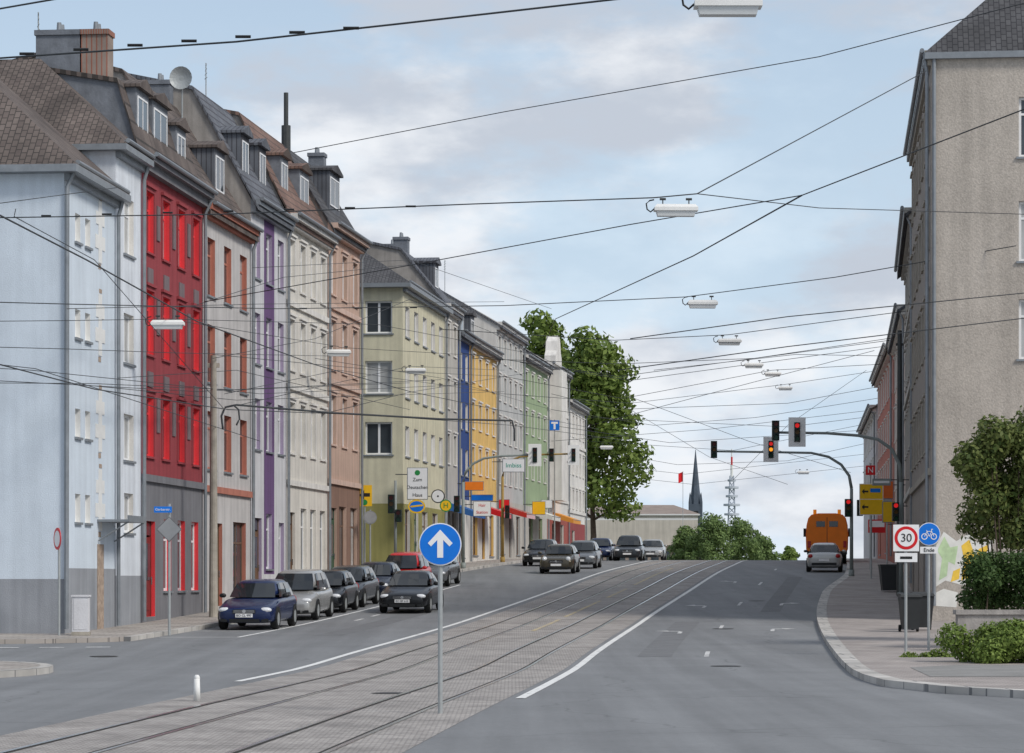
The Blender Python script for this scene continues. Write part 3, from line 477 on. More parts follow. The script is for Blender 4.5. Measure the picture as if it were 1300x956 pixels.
# ------------------------------------------------------------ vegetation
def rnd_dir():
    while True:
        v=Vector((random.uniform(-1,1),random.uniform(-1,1),random.uniform(-1,1)))
        if .05<v.length<1: return v.normalized()
def leaves(name,blobs,n,size,mat,parent,loc=(0,0,0)):
    vs=[];fs=[]; wt=[b[1][0]*b[1][1]+b[1][2]*b[1][0] for b in blobs]
    for b in random.choices(blobs,wt,k=n):
        d=rnd_dir(); r=random.random()**.35*(1+random.uniform(-.08,.14)); c=Vector((b[0][0]+d.x*b[1][0]*r,b[0][1]+d.y*b[1][1]*r,b[0][2]+d.z*b[1][2]*r))
        nn=(d+rnd_dir()*.9+Vector((0,0,.3))).normalized(); a=nn.orthogonal().normalized(); a=(Matrix.Rotation(random.random()*6.28,3,nn)@a); q=nn.cross(a); s=size*random.uniform(.6,1.4); k=len(vs)
        vs+= [tuple(c-a*s),tuple(c+q*s*.55),tuple(c+a*s),tuple(c-q*s*.55)]; fs.append((k,k+1,k+2,k+3))
    me=bpy.data.meshes.new(name); me.from_pydata(vs,[],fs); me.materials.append(mat); return put(name,me,parent,loc)
lf1=leafmat('leaves_mid',(.055,.105,.016),(.20,.27,.06)); lf2=leafmat('leaves_dark',(.022,.055,.012),(.09,.15,.045)); lf3=leafmat('leaves_light',(.08,.14,.025),(.22,.30,.07)); lf4=leafmat('leaves_soft',(.075,.13,.04),(.19,.27,.09))
lf_red=leafmat('leaves_fresh',(.045,.085,.018),(.17,.20,.06))
def tree(label,X,Y,h,cw,n,size,mat,trunkh,group=None,zb=None,cd=None,name='tree',k=18,low=.25):
    z=zr(Y) if zb is None else zb
    t=thing(name,label,'tree',(X,Y,z),0,group); cd=cd or cw
    mb=MB(); mb.tube([(0,0,-.2),(.1,0,trunkh*.5),(.0,.1,trunkh),(.1,0,h*.75)],cw*.03,9,r1=cw*.012)
    blobs=[]
    for i in range(k):
        a=i*2.4; f=(i+.5)/k; br=cw*random.uniform(.12,.2); zz=trunkh*.75+br*.5+(h-br*1.2-trunkh*.75)*f; env=math.sin(PI*min(1,low+(.98-low)*f))**.75
        r=cw*.5*env*random.uniform(.5,.82); c=(math.cos(a)*r,math.sin(a)*r*cd/cw,zz)
        blobs.append((c,(br,br*cd/cw,br*.75)))
        mb.tube([(0,0,min(zz*.75,h*.7)),(c[0]*.6,c[1]*.6,zz*.9),c],cw*.012,6,r1=cw*.004)
    for f in (.3,.45,.6,.74): blobs.append(((0,0,trunkh*.7+(h-trunkh*.7)*f),(cw*.27,cd*.27,h*.11)))
    mb.build('trunk',bark,t,smooth=True); leaves('crown',blobs,n,size,mat,t); return t
tree('tall broad green tree beyond the last house on the left',(752-650)*236/F,236,20.2,10.4,12500,.25,lf1,5.2,k=26,low=.26)
tree('green tree top rising behind the far row of houses',(693-650)*240/F,240,22.2,8.0,7500,.27,lf1,6)
for i,(px,Y,h,w,m,lb) in enumerate([(872,300,5.9,4.6,lf4,'leftmost round green tree of the far clump in front of the warehouse'),(905,296,7.2,6.0,lf4,'tallest green tree of the far clump below the church spire'),(940,302,6.9,5.8,lf4,'broad green tree of the far clump below the radio tower'),(968,308,5.2,4.0,lf4,'lowest green tree at the right end of the far clump'),(1003,330,4.6,3.0,lf3,'pale green bush behind the crest beside the orange truck')]):
    tree(lb,(px-650)*Y/F,Y,h,w,6500,.15,m,.8,low=.35)
def shrub(label,blobs,n,size,mat,loc,name='shrub',cat='shrub',sr=.03):
    t=thing(name,label,cat,loc); mb=MB()
    for b in blobs[:10]: mb.tube([(b[0][0]*.4,b[0][1]*.4,-.1),(b[0][0]*.8,b[0][1]*.8,b[0][2]*.6),b[0]],sr,6,r1=sr*.3)
    mb.build('stem',bark,t); leaves('foliage',blobs,n,size,mat,t); return t
random.seed(21)
Yb=72; X0=(1288-650)*Yb/F
bl=[((random.uniform(-1.2,1.2),random.uniform(-.9,.9),random.uniform(2.9,5.3)),(random.uniform(.35,.6),)*3) for i in range(24)]+[((.4,0,4.0),(1.0,1.0,1.3)),((.6,0,5.5),(.7,.7,.7)),((.9,0,6.2),(.4,.4,.4)),((.2,0,2.9),(1.0,.8,.5))]
shrub('large green bush above the hedge at the right edge',bl,20000,.07,lf_red,(X0,Yb,.2),'bush')
bl=[((x*.32-.1,random.uniform(-.5,.5),z),(.34,.5,.34)) for x in range(0,9) for z in (1.3,1.75,2.1)]
shrub('clipped dark green hedge above the low stone wall',bl,17000,.05,lf2,((1240-650)*68/F,68,.15),'hedge','hedge')
bl=[((random.uniform(-.4,1.9),random.uniform(-.5,.5),random.uniform(.15,.62)),(.4,.4,.32)) for i in range(24)]
shrub('low bright green shrub in front of the stone wall',bl,20000,.045,lf3,((1232-650)*60/F,60,.12),sr=.012)
bl=[((random.uniform(-.9,.5),random.uniform(-.15,.15),random.uniform(.05,.16)),(.22,.15,.1)) for i in range(8)]
shrub('small tufts of weeds at the edge of the pavement near the bicycle sign',bl,900,.04,lf1,((1190-650)*63/F,63,.1),'weeds','weeds',sr=.008)
mb=MB(); mb.box(0,8,0,.35,-.1,.95); mb.box(-.05,8.05,-.06,.41,.953,1.06); tag(mb.build('garden_wall',M('garden_wall_stone',(.33,.31,.29),.9,.25,3,.4,.2,bscale=20),None,((1216-650)*66/F,66,.12)),'low grey garden wall under the hedge at right','wall')

# ------------------------------------------------------------ cars
def make_car(label,X,Y,toward,pmat,kind='sedan',group='cars on the street',front=None,cat='car',plate=None):
    L,hw,H,yA,yC,yD,yB,tz={'sedan':(4.6,.88,1.44,.98,.25,-.95,-1.6,.98),'estate':(4.6,.88,1.47,.98,.25,-1.75,-2.14,.98),'hatch':(4.1,.86,1.46,.98,.30,-1.35,-1.85,.97),'mini':(3.75,.86,1.42,.85,.35,-1.35,-1.7,.95),'mpv':(4.4,.9,1.62,1.2,.45,-1.6,-2.02,1.0)}[kind]
    dx=sl(W,Y); dirv=Vector((dx,1)).normalized()*(-1 if toward else 1); a=math.atan2(-dirv.x,dirv.y)
    root=thing('car',label,cat,(X,Y,zr(Y)+.008),a,group); root.rotation_euler=(math.atan(sl(zr,Y))*(-1 if toward else 1),0,a)
    f=L/2; hz=.06 if kind in('mini','mpv') else 0
    sedan=kind=='sedan'
    st=[(f,.58,.34,.54),(f-.05,.74,.24,.63+hz),(f-.22,.83,.20,.70+hz),(f-.65,hw,.19,.80+hz),(f-1.1,hw,.19,.87+hz*.8),(yA+.02,hw,.19,.92+hz*.5),(0,hw+.005,.19,.94),(yB+.3,hw,.19,.96),(-f+.45,hw-.01,.2,tz),(-f+.12,.82,.24,tz-.02 if sedan else tz),(-f+.03,.76,.3,.9 if sedan else .95),(-f,.64,.36,.78)]
    rings=[]
    for y,w,zb,zt in st:
        h=zt-zb; half=[(0,zb),(.86*w,zb),(.98*w,zb+.08),(w,zb+.42*h),(.985*w,zb+.72*h),(.95*w,zt-.045),(.80*w,zt),(.4*w,zt+.018)]
        rings.append([(x,y,z) for x,z in half]+[(0,y,zt+.024)]+[(-x,y,z) for x,z in reversed(half[1:])])
    mb=MB(); mb.loft(rings)
    hb=hw*.86; ht=hw*.66; bz=.93+hz*.4; z1=H
    def ring(h,ya,yb,z,bow):
        R=[(x*h,ya+bow*(1-x*x),z) for x in (-1,-.5,0,.5,1)]
        R+=[(h*1.02,ya+(yb-ya)*t,z) for t in (.22,.5,.78)]
        R+=[(x*h,yb-bow*.6*(1-x*x),z) for x in (1,.5,0,-.5,-1)]
        R+=[(-h*1.02,ya+(yb-ya)*t,z) for t in (.78,.5,.22)]
        return [Vector(p) for p in R]
    b0=ring(hb,yA,yB,bz-.03,.14); b1=ring(ht,yC,yD,z1-.07,.10); b2=ring(ht*.86,yC-.16,yD+.14,z1-.015,.08); b3=ring(ht*.5,yC-.4,yD+.35,z1,.05)
    bm_=[p.lerp(q,.55)+Vector((p.x/abs(p.x)*.025 if abs(p.x)>.3 else 0,0,0)) for p,q in zip(b0,b1)]
    mb.loft([b0,bm_,b1,b2,b3])
    body=mb.build('body',pmat,root,smooth=True); sm=body.modifiers.new('sub','SUBSURF'); sm.levels=1; sm.render_levels=2
    def pane(name,idx,e0,e1,t0=.1,t1=.93):
        mb=MB(); n=len(idx); cols=[]
        for i,k in enumerate(idx):
            def P(t):
                p,m,q=b0[k],bm_[k],b1[k]
                if i==0: s=e0; kk=idx[1]
                elif i==n-1: s=e1; kk=idx[-2]
                else: s=0; kk=k
                p=p.lerp(b0[kk],s); m=m.lerp(bm_[kk],s); q=q.lerp(b1[kk],s)
                r=p.lerp(m,t/.55) if t<.55 else m.lerp(q,(t-.55)/.45)
                c=Vector((0,(yA+yB)/2 if abs(r.x)<hb*.95 else r.y,r.z-.25)); return r+(r-c).normalized()*.018
            cols.append([P(t0),P(.32),P(.55),P(.75),P(t1)])
        for u,v in zip(cols,cols[1:]):
            for j in range(4): mb.face([u[j],v[j],v[j+1],u[j+1]])
        mb.build(name,carglass,root,smooth=True)
    pane('windscreen',[0,1,2,3,4],.16,.16); pane('rear_window',[8,9,10,11,12],.2,.2)
    pane('side_window',[4,5,6],.45,.1); pane('side_window',[6,7,8],.1,.35); pane('side_window',[12,13,14],.35,.1); pane('side_window',[14,15,0],.1,.45)
    R=.315
    for sx in (-1,1):
        for wy in (f-.86,-f+.85):
            mb=MB(); ro_=[(R*.55,-.10),(R*.9,-.11),(R,-.08),(R,.08),(R*.9,.11),(R*.55,.10)]
            mb.loft([[(sx*(hw-.09)+dxx,wy+r*math.cos(t),R+r*math.sin(t)) for t in [2*PI*j/20 for j in range(20)]] for r,dxx in ro_]); w_=mb.build('wheel',rubber,root,smooth=False)
            mb=MB(); xx=sx*(hw+.012)
            mb.loft([[(xx-sx*.03+sx*d_,wy+r*math.cos(t),R+r*math.sin(t)) for t in [2*PI*j/20 for j in range(20)]] for r,d_ in ((R*.68,.03),(R*.6,.022),(R*.3,.01),(R*.12,.02))]); mb.build('rim',steel,w_)
            mb=MB(); mb.loft([[(sx*(hw-.25)+sx*d_,wy+r*math.cos(t),R+.01+r*math.sin(t)) for t in [PI*j/14 for j in range(15)]] for r,d_ in ((R+.055,0),(R+.055,.262),(R-.08,.263))],closed=False,caps=False); mb.build('wheel_arch',black,root)
    for sx in (-1,1):
        mb=MB(); 
        if front=='round': mb.ell((sx*.58,f-.17,.72),(.13,.13,.13),0,14,8)
        else: mb.ell((sx*.62,f-.165,.60+hz),(.19,.13,.085),0,14,8)
        mb.build('headlight',headm,root,smooth=True)
        mb=MB(); mb.ell((sx*.66,-f+.11,.80),(.15,.13,.12 if sedan else .17),0,12,8); mb.build('tail_light',tailm,root,smooth=True)
        mb=MB(); mb.ell((sx*(hw+.09),yA-.32,1.0),(.11,.06,.075),0,10,6); mb.build('mirror',pmat if random.random()<.6 else black,root,smooth=True)
    mb=MB(); mb.box(-.34,.34,f-.12,f+.012,.50+hz*.5,.615+hz); 
    for k in range(3): mb.box(-.32,.32,f+.012,f+.02,.525+hz*.6+k*.03,.535+hz*.6+k*.03,1)
    mb.disc(0,.565+hz*.8,.055,f+.02,f+.03,14,1); mb.build('grille',[black,chrome],root)
    mb=MB(); mb.box(-.45,.45,f-.14,f+.004,.235,.34); mb.box(-.72,-.52,f-.2,f-.03,.25,.34); mb.box(.52,.72,f-.2,f-.03,.25,.34); mb.build('air_intake',black,root)
    mb=MB(); mb.box(-.26,.26,f+.0,f+.022,.385,.495); fp=mb.build('licence_plate',signwhite,root)
    if plate: txt(plate,.10,ink,fp,(0,f+.026,.437),PI)
    mb=MB(); mb.box(-.26,.26,-f-.022,-f+.02,.56,.67); mb.build('licence_plate',signwhite,root)
    mb=MB(); mb.box(-.62,.62,-f-.01,-f+.2,.36,.48); mb.build('rear_bumper',black,root)
    return root
headm=M('headlight_glass',(.66,.68,.70),.12,.1,6,spec=.8); tailm=M('tail_light_red',(.35,.012,.012),.2,.1,6)
def px2X(px,Y): return (px-650)*Y/F
P_blue=paint('paint_dark_blue',(.006,.016,.065)); P_silver=paint('paint_silver',(.42,.42,.41),.5); P_blackp=paint('paint_black',(.006,.007,.009)); P_anth=paint('paint_anthracite',(.035,.04,.046),.3); P_red=paint('paint_red',(.50,.018,.022)); P_grey=paint('paint_grey',(.15,.16,.17),.4); P_navy=paint('paint_navy',(.008,.013,.03)); P_gold=paint('paint_dark_gold',(.08,.07,.05),.4)
gp_='cars parked along the left kerb'; gd='cars driving on the street'
make_car('dark blue estate parked nearest on the left side',px2X(328,87),87,True,P_blue,'estate',gp_,plate='BO CL 997')
make_car('silver people carrier parked behind the dark blue estate',px2X(379,95),95,True,P_silver,'mpv',gp_)
make_car('black hatchback parked between the silver people carrier and an anthracite estate',px2X(416,101),101,True,P_blackp,'hatch',gp_)
make_car('anthracite estate car parked fourth from the nearest car',px2X(442,106),106,True,P_anth,'estate',gp_)
make_car('very dark navy saloon parked fifth in the left row beside the driving black car',px2X(479,112.5),112.5,True,P_navy,'sedan',gp_)
make_car('red hatchback parked behind the row of dark cars',px2X(514,120),120,True,P_red,'mpv',gp_)
make_car('grey estate car parked behind the driving black saloon',px2X(552,126),126,True,P_grey,'estate',gp_)
make_car('black saloon driving towards the viewer on the left carriageway',px2X(523,101),101,True,P_blackp,'sedan',gd,plate='BO BP 610')
make_car('small dark gold hatchback with round headlights driving down the hill',px2X(711,141),141,True,P_gold,'mini',gd,'round')
make_car('grey hatchback following the small gold car',px2X(740,151),151,True,P_grey,'hatch',gd)
make_car('black car parked left of the small gold car near the crest',px2X(688,158),158,True,P_blackp,'estate',gp_)
make_car('dark blue small car just below the crest in the left lane',px2X(762,184),184,True,P_blue,'hatch',gd)
make_car('anthracite people carrier coming over the crest',px2X(799,180),180,True,P_anth,'mpv',gd)
make_car('silver saloon on the crest beside the tram bed',px2X(828,196),196,True,P_silver,'sedan',gd)
make_car('silver saloon seen from behind parked at the right kerb below the orange truck',px2X(1047,144),144,False,P_silver,'sedan','cars parked along the right kerb')
Yt=166; Xt=px2X(1050,Yt); dx=sl(W,Yt)
tk=thing('truck','orange municipal box truck seen from behind on the right lane','truck',(Xt,Yt,zr(Yt)-.01),-math.atan(dx))
orange=M('paint_orange',(.82,.20,.012),.4,.08,2)
sec=[(-1.14,.70),(1.14,.70),(1.2,.8),(1.22,1.6),(1.18,2.2),(1.08,2.6),(.9,2.8),(.5,2.88),(-.5,2.88),(-.9,2.8),(-1.08,2.6),(-1.18,2.2),(-1.22,1.6),(-1.2,.8)]
mb=MB(); mb.prism([(x*.96,z if z<1 else 1+(z-1)*.97) for x,z in sec],-2.68,-2.5); mb.prism(sec,-2.499,1.6); mb.prism([(-1.0,.7),(1.0,.7),(1.05,1.7),(.95,2.45),(-.95,2.45),(-1.05,1.7)],1.75,3.2); mb.build('body',orange,tk)
mb=MB(); mb.prism([(-.62,2.1),(-.12,2.1),(-.12,2.42),(-.62,2.42)],-2.70,-2.682); mb.prism([(.62,2.1),(.12,2.1),(.12,2.42),(.62,2.42)],-2.70,-2.682); mb.build('rear_window',carglass,tk)
mb=MB(); mb.box(-.015,.015,-2.69,-2.682,.85,2.65); mb.build('door_seam',black,tk)
mb=MB(); mb.box(-1.15,1.15,-2.85,-2.55,.5,.69); mb.box(-1.0,1.0,-2.4,3.1,.45,.695); mb.build('rear_bumper',black,tk)
for sx in (-1,1):
    mb=MB(); mb.box(sx*1.02-.09,sx*1.02+.09,-2.72,-2.682,.9,1.28); mb.build('tail_light',tailm,tk)
    mb=MB(); mb.box(sx*1.32-.08,sx*1.32+.08,2.5,2.6,1.6,2.1); mb.tube([(sx*1.0,2.55,2.0),(sx*1.3,2.55,2.0)],.02,6); mb.build('mirror',black,tk)
    mb=MB(); mb.tube([(sx*.7,-2.2,2.8),(sx*.7,-2.2,3.1)],.1,10); mb.build('beacon',glow('beacon_orange',(.8,.25,.01),.3),tk)
    for wy in (-1.6,2.3):
        mb=MB(); mb.tube([(sx*.78,wy,.42),(sx*1.1,wy,.42)],.42,18); w_=mb.build('wheel',rubber,tk); mb=MB(); mb.tube([(sx*1.1,wy,.42),(sx*1.12,wy,.42)],.24,14); mb.build('rim',steel,w_)
mb=MB(); mb.box(-.26,.26,-2.87,-2.852,.54,.65); mb.build('licence_plate',signwhite,tk)

# ------------------------------------------------------------ signs
def post(parent,h,r=.035,mat=steel): mb=MB(); mb.tube([(0,0,-.1),(0,0,h)],r,10); return mb.build('post',mat,parent)
Ya=40
t=thing('traffic_sign','round blue sign with white upward arrow on a post in the road','road sign',((559-650)*Ya/F,Ya,0)); post(t,2.66,.035)
mb=MB(); zc=CAMZ+(HY-691)*Ya/F; mb.disc(0,zc,.30,-.055,-.04,40,1); mb.disc(0,zc,.285,-.062,-.0551,40,0); pl=mb.build('sign_plate',[signblue,signwhite],t)
mb=MB(); a=[(-.042,-.19),(.042,-.19),(.042,.06),(.13,-.03),(.175,.015),(0,.205),(-.175,.015),(-.13,-.03),(-.042,.06)]; mb.prism([(x,z+zc) for x,z in a],-.067,-.0625); mb.build('arrow_symbol',signwhite,pl)
Yq=66; t=thing('traffic_sign','white plate with red ringed 30 speed limit on a post on the right pavement','road sign',((1150-650)*Yq/F,Yq,zr(Yq)+.12)); z0=zr(Yq)+.12; zc=CAMZ+(HY-683)*Yq/F-z0; post(t,zc+.3)
mb=MB(); mb.box(-.30,.30,-.055,-.04,zc-.31,zc+.31,1); mb.disc(0,zc,.27,-.06,-.0551,36,2); mb.disc(0,zc,.20,-.065,-.0601,36,1); pl=mb.build('sign_plate',[signblue,signwhite,signred],t); txt('30',.27,ink,pl,(0,-.07,zc-.005))
mb=MB(); mb.box(-.26,.26,-.055,-.04,zc-.56,zc-.35); pl=mb.build('supplementary_plate',signwhite,t); mb=MB(); mb.box(-.14,.14,-.06,-.0555,zc-.49,zc-.43); mb.build('symbol',ink,pl)
Yq=67; t=thing('traffic_sign','round blue bicycle sign on a post beside the 30 sign','road sign',((1179-650)*Yq/F,Yq,zr(Yq)+.12)); z0=zr(Yq)+.12; zc=CAMZ+(HY-678)*Yq/F-z0; post(t,zc+.25)
mb=MB(); mb.disc(0,zc,.27,-.055,-.04,36,1); mb.disc(0,zc,.255,-.06,-.0551,36,0); pl=mb.build('sign_plate',[signblue,signwhite],t)
mb=MB()
for cx in (-.11,.11):
    for j in range(16):
        a0=2*PI*j/16;a1=2*PI*(j+1)/16; mb.prism([(cx+.075*math.cos(a0),zc-.06+.075*math.sin(a0)),(cx+.075*math.cos(a1),zc-.06+.075*math.sin(a1)),(cx+.055*math.cos(a1),zc-.06+.055*math.sin(a1)),(cx+.055*math.cos(a0),zc-.06+.055*math.sin(a0))],-.066,-.0605)
for p,q in (((-.11,-.06),(-.05,.06)),((-.05,.06),(.06,.06)),((.06,.06),(.11,-.06)),((-.05,.06),(0,-.06)),((0,-.06),(.06,.06)),((.06,.06),(.05,.11)),((.05,.11),(.09,.11)),((-.05,.06),(-.06,.09))): mb.tube([(p[0],-.063,zc+p[1]),(q[0],-.063,zc+q[1])],.009,6)
mb.build('bicycle_symbol',signwhite,pl)
mb=MB(); mb.box(-.21,.21,-.055,-.04,zc-.46,zc-.30); pl=mb.build('supplementary_plate',signwhite,t); txt('Ende',.13,ink,pl,(0,-.06,zc-.38))
mb=MB(); mb.tube([(0,0,0),(0,0,.36)],.055,12,0,r1=.045); mb.ell((0,0,.36),(.047,.047,.06),0,12,6); o=mb.build('bollard',white,None,((250-650)*44/F,44,0),smooth=True); tag(o,'short white marker post at the bottom left of the road','bollard')
Yq=80; X=(215-650)*Yq/F; z0=zr(Yq)+.12
t=thing('traffic_sign','bare metal back of a diamond sign with blue street name plate on the left pavement','road sign',(X,Yq,z0)); zt=CAMZ+(HY-642)*Yq/F-z0; post(t,zt+.05,.04)
zc=CAMZ+(HY-672)*Yq/F-z0; mb=MB(); mb.prism([(0,zc-.36),(.36,zc),(0,zc+.36),(-.36,zc)],-.06,-.045,1); mb.prism([(0,zc-.335),(.335,zc),(0,zc+.335),(-.335,zc)],-.066,-.0605,0); mb.build('sign_plate',[M('sign_back_grey',(.27,.28,.29),.5,.1),M('sign_edge_dark',(.12,.125,.13),.5,.1)],t)
zc=CAMZ+(HY-647)*Yq/F-z0; mb=MB(); mb.box(-.42,.08,-.09,-.07,zc-.085,zc+.085); pl=mb.build('name_plate',signblue,t); txt('Gerberstr.',.1,signwhite,pl,(-.17,-.095,zc))
Yq=77; X=(75-650)*Yq/F; z0=zr(Yq)+.12; t=thing('traffic_sign','red and white round sign turned nearly edge on before the light blue house','road sign',(X,Yq,z0),math.radians(-62)); zc=CAMZ+(HY-684)*Yq/F-z0; post(t,zc+.3)
mb=MB(); mb.disc(0,zc,.30,-.055,-.04,30,0); mb.disc(0,zc,.22,-.06,-.0551,30,1); mb.build('sign_plate',[signred,signwhite],t)
Yq=77.2; t=thing('utility_cabinet','light grey utility cabinet at the corner of the light blue house','cabinet',((103-650)*Yq/F,Yq,zr(Yq)+.12)); mb=MB(); mb.box(-.22,.22,-.16,.16,.1,1.05); mb.box(-.25,.25,-.19,.19,1.05,1.1); mb.build('body',whitegrey,t); mb=MB(); mb.box(-.24,.24,-.18,.18,0,.098); mb.build('base',concrete,t); mb=MB(); mb.box(-.18,.18,-.172,-.163,.16,1.0); mb.build('door',whitegrey,t)
# signals ---------------------------------------------------------------
lr0=M('lens_red_off',(.10,.012,.01),.3,.05); la0=M('lens_amber_off',(.12,.06,.01),.3,.05); lg0=M('lens_green_off',(.01,.06,.03),.3,.05)
lr1=glow('lens_red_lit',(.9,.02,.02),.5); la1=glow('lens_amber_lit',(1,.35,.02),1.0); lg1=glow('lens_green_lit',(.03,.9,.45),.3)
sigbody=M('signal_green_black',(.02,.03,.027),.5,.1); glossless=M('backboard_white',(.84,.84,.82),.9,.03,3,spec=.1)
def signal(parent,loc,lit='',board=False,n=3,sc=1.0):
    x,y,z=loc; mb=MB(); w=(.125 if board else .15)*sc; p=.28*sc; h=p*n; top=z+h/2; vr=.11*sc
    mb.box(x-w,x+w,y-.1,y+.12,z-h/2,z+h/2)
    for i in range(n):
        c=top-p*(i+.5); mb.loft([[(x+vr*math.cos(a),yy,c+vr*math.sin(a)) for a in [-.5+(PI+1)*j/12 for j in range(13)]] for yy in (y-.1,y-.22)],closed=False,caps=False)
    hd=mb.build('signal_head',sigbody,parent,recalc=False)
    cols=[('r',lr0,lr1),('a',la0,la1),('g',lg0,lg1)] if n==3 else [('r',lr0,lr1),('g',lg0,lg1)]
    for i,(k,o0,o1) in enumerate(cols):
        mb=MB(); mb.disc(x,top-p*(i+.5),.095*sc,y-.115,y-.101,18); mb.build('lens',o1 if k in lit else o0,hd)
    if board:
        mb=MB(); bx=.37*sc; mb.box(x-bx,x+bx,y-.06,y-.045,z-h/2-.19,z+h/2+.19,0); mb.build('backboard',[glossless],hd)
def mast(label,px,Y,armpts,sigs,base=None,r=.09,mat=mastgrey):
    X=px2X(px,Y); z0=zr(Y)+.12; t=thing('traffic_signal',label,'traffic light',(X,Y,z0))
    def loc(p): v=at(p[0],p[1],Y); return (v.x-X,0,v.z-z0)
    pts=[loc(p) for p in armpts]
    mb=MB(); mb.tube([(0,0,-.1),(0,0,.3)],r*1.5,12); mb.tube([(0,0,.3)]+pts[:1],r,12,r1=r*.85); mb.build('pole',mat,t,smooth=True)
    if len(pts)>1: mb=MB(); mb.tube(pts,r*.85,10,r1=r*.55); mb.build('arm',mat,t,smooth=True)
    for (sx,sy,lit,b,n,sc) in sigs:
        l=loc((sx,sy)); signal(t,(l[0],-.22,l[2]),lit,b,n,sc)
    return t,loc
t,loc=mast('signal mast with long arm carrying a white backed red light on the right pavement',1144,108,[(1144,612),(1142,590),(1132,570),(1115,558),(1090,553),(1050,550),(985,549)],[(1011,549,'r',True,3,.88),(984,547,'',False,3,.9),(1136,650,'r',False,3,.85)])
mast('second signal mast with curved arm carrying red and amber lights at the right kerb',1081,133,[(1081,620),(1078,604),(1068,590),(1052,580),(1030,575),(980,574),(906,573)],[(978,571,'ra',True,3,.95),(906,571,'',False,3,.95),(1076,645,'r',False,3,1.0),(1091,645,'',False,3,.9)])
mast('left signal mast with curved arm carrying a white backed light above the road',588,145,[(588,612),(591,600),(600,589),(614,582),(635,579),(682,577)],[(679,578,'',True,3,.9),(580,640,'',False,3,1.0)])
mast('farther left signal mast with short curved arm and dark light',638,163,[(638,605),(641,594),(648,585),(660,580),(690,577),(732,576)],[(728,578,'',True,3,.9),(700,578,'',False,3,.9),(644,650,'',False,3,.9)],mat=M('mast_yellow_brown',(.34,.22,.06),.6,.1))
mast('short signal post at the side street beside the pinkish tan house',502,127,[(502,610)],[(497,640,'',False,3,1.0),(506,655,'',False,2,1.0)],r=.07)
def psign(label,px,Y,cy,kind,name='traffic_sign',cat='road sign',ptop=None):
    X=px2X(px,Y); z0=zr(Y)+.12; t=thing(name,label,cat,(X,Y,z0)); zc=CAMZ+(HY-cy)*Y/F-z0; post(t,zc+(.35),.04)
    mb=MB()
    if kind=='back': mb.disc(0,zc,.3,-.055,-.04,28,0); mb.disc(0,zc-.0,.25,-.06,-.0551,28,1); mb.build('sign_plate',[M('sign_back',(.28,.29,.30),.5),M('sign_back_b',(.33,.34,.35),.5)],t)
    elif kind=='h':
        mb.disc(0,zc,.3,-.055,-.04,28,0); mb.disc(0,zc,.25,-.06,-.0551,28,1); pl=mb.build('sign_plate',[signgreen,signyellow],t); txt('H',.36,signgreen,pl,(0,-.066,zc))
    elif kind=='arrow':
        mb.box(-.33,.33,-.055,-.04,zc-.45,zc+.5,0); pl=mb.build('sign_plate',[signyellow],t); mb=MB(); mb.prism([(-.24,zc+.05),(-.02,zc+.28),(-.02,zc+.14),(.24,zc+.14),(.24,zc-.02),(-.02,zc-.02),(-.02,zc-.16)],-.062,-.0555); mb.build('arrow_symbol',ink,pl); mb=MB(); mb.disc(0,zc-.28,.13,-.064,-.0555,16); mb.build('symbol',signgreen,pl)
    elif kind=='dead':
        mb.box(-.3,.3,-.055,-.04,zc-.3,zc+.3,0); pl=mb.build('sign_plate',signblue,t); mb=MB(); mb.box(-.06,.06,-.062,-.0555,zc-.24,zc+.09); mb.box(-.2,.2,-.062,-.0555,zc+.09,zc+.21); mb.build('symbol',[signwhite],pl)
    elif kind=='n':
        mb.box(-.24,.24,-.055,-.04,zc-.24,zc+.24,0); pl=mb.build('sign_plate',signred,t); txt('N',.4,signwhite,pl,(0,-.062,zc))
    elif kind=='yellow':
        mb.box(-.55,.55,-.055,-.04,zc-.72,zc+.72,1); mb.box(-.52,.52,-.06,-.0551,zc-.69,zc-.01,0); mb.box(-.52,.52,-.06,-.0551,zc+.02,zc+.69,0); pl=mb.build('sign_plate',[signyellow,signwhite],t)
        mb=MB(); 
        for dz in (-.35,.36): mb.prism([(-.44,zc+dz),(-.32,zc+dz+.13),(-.32,zc+dz+.04),(-.14,zc+dz+.04),(-.14,zc+dz-.04),(-.32,zc+dz-.04),(-.32,zc+dz-.13)],-.066,-.0605)
        mb.build('arrow_symbol',ink,pl)
        mb=MB(); mb.box(-.05,.42,-.066,-.0605,zc+.32,zc+.5); mb.build('symbol',signblue,pl)
    return t
psign('yellow sign with black arrow on a post before the olive ground floor',463,127.6,630,'arrow')
psign('round grey back of a sign beside the side street',470,126.5,657,'back')
psign('round yellow and green H tram stop sign before the pale yellow corner house',566,140,642,'h')
psign('square blue sign with white T high on a post before the far houses',704,172,540,'dead')
psign('square red sign with white N on the right pavement',1105,142,597,'n')
psign('large yellow direction board on the right pavement',1106,130,634,'yellow',cat='direction sign')
psign('round sign back beside the orange truck on the right',1126,140,640,'back')
def board(label,px,Y,cy,w,h,mat,text,tm,ts,lines=None,rz=0,name='shop_sign',side=-1):
    v=at(px,cy,Y); t=thing(name,label,'sign',(v.x,v.y,v.z-h/2),rz); mb=MB(); mb.box(-w/2,w/2,-.08,.08,0,h); mb.box(-w/2-.03,w/2+.03,-.06,.06,-.03,h+.03,1); pl=mb.build('panel',[mat,zinc],t)
    L_=lines or [text]
    for i,s in enumerate(L_):
        if s: txt(s,ts,tm,pl,(0,-.086,h*(1-(i+.5)/len(L_))))
    mb=MB(); mb.tube([(side*(w/2+.6),.0,h*.8),(side*w/2,.0,h*.8)],.025,6); mb.build('bracket',darksteel,t); return t
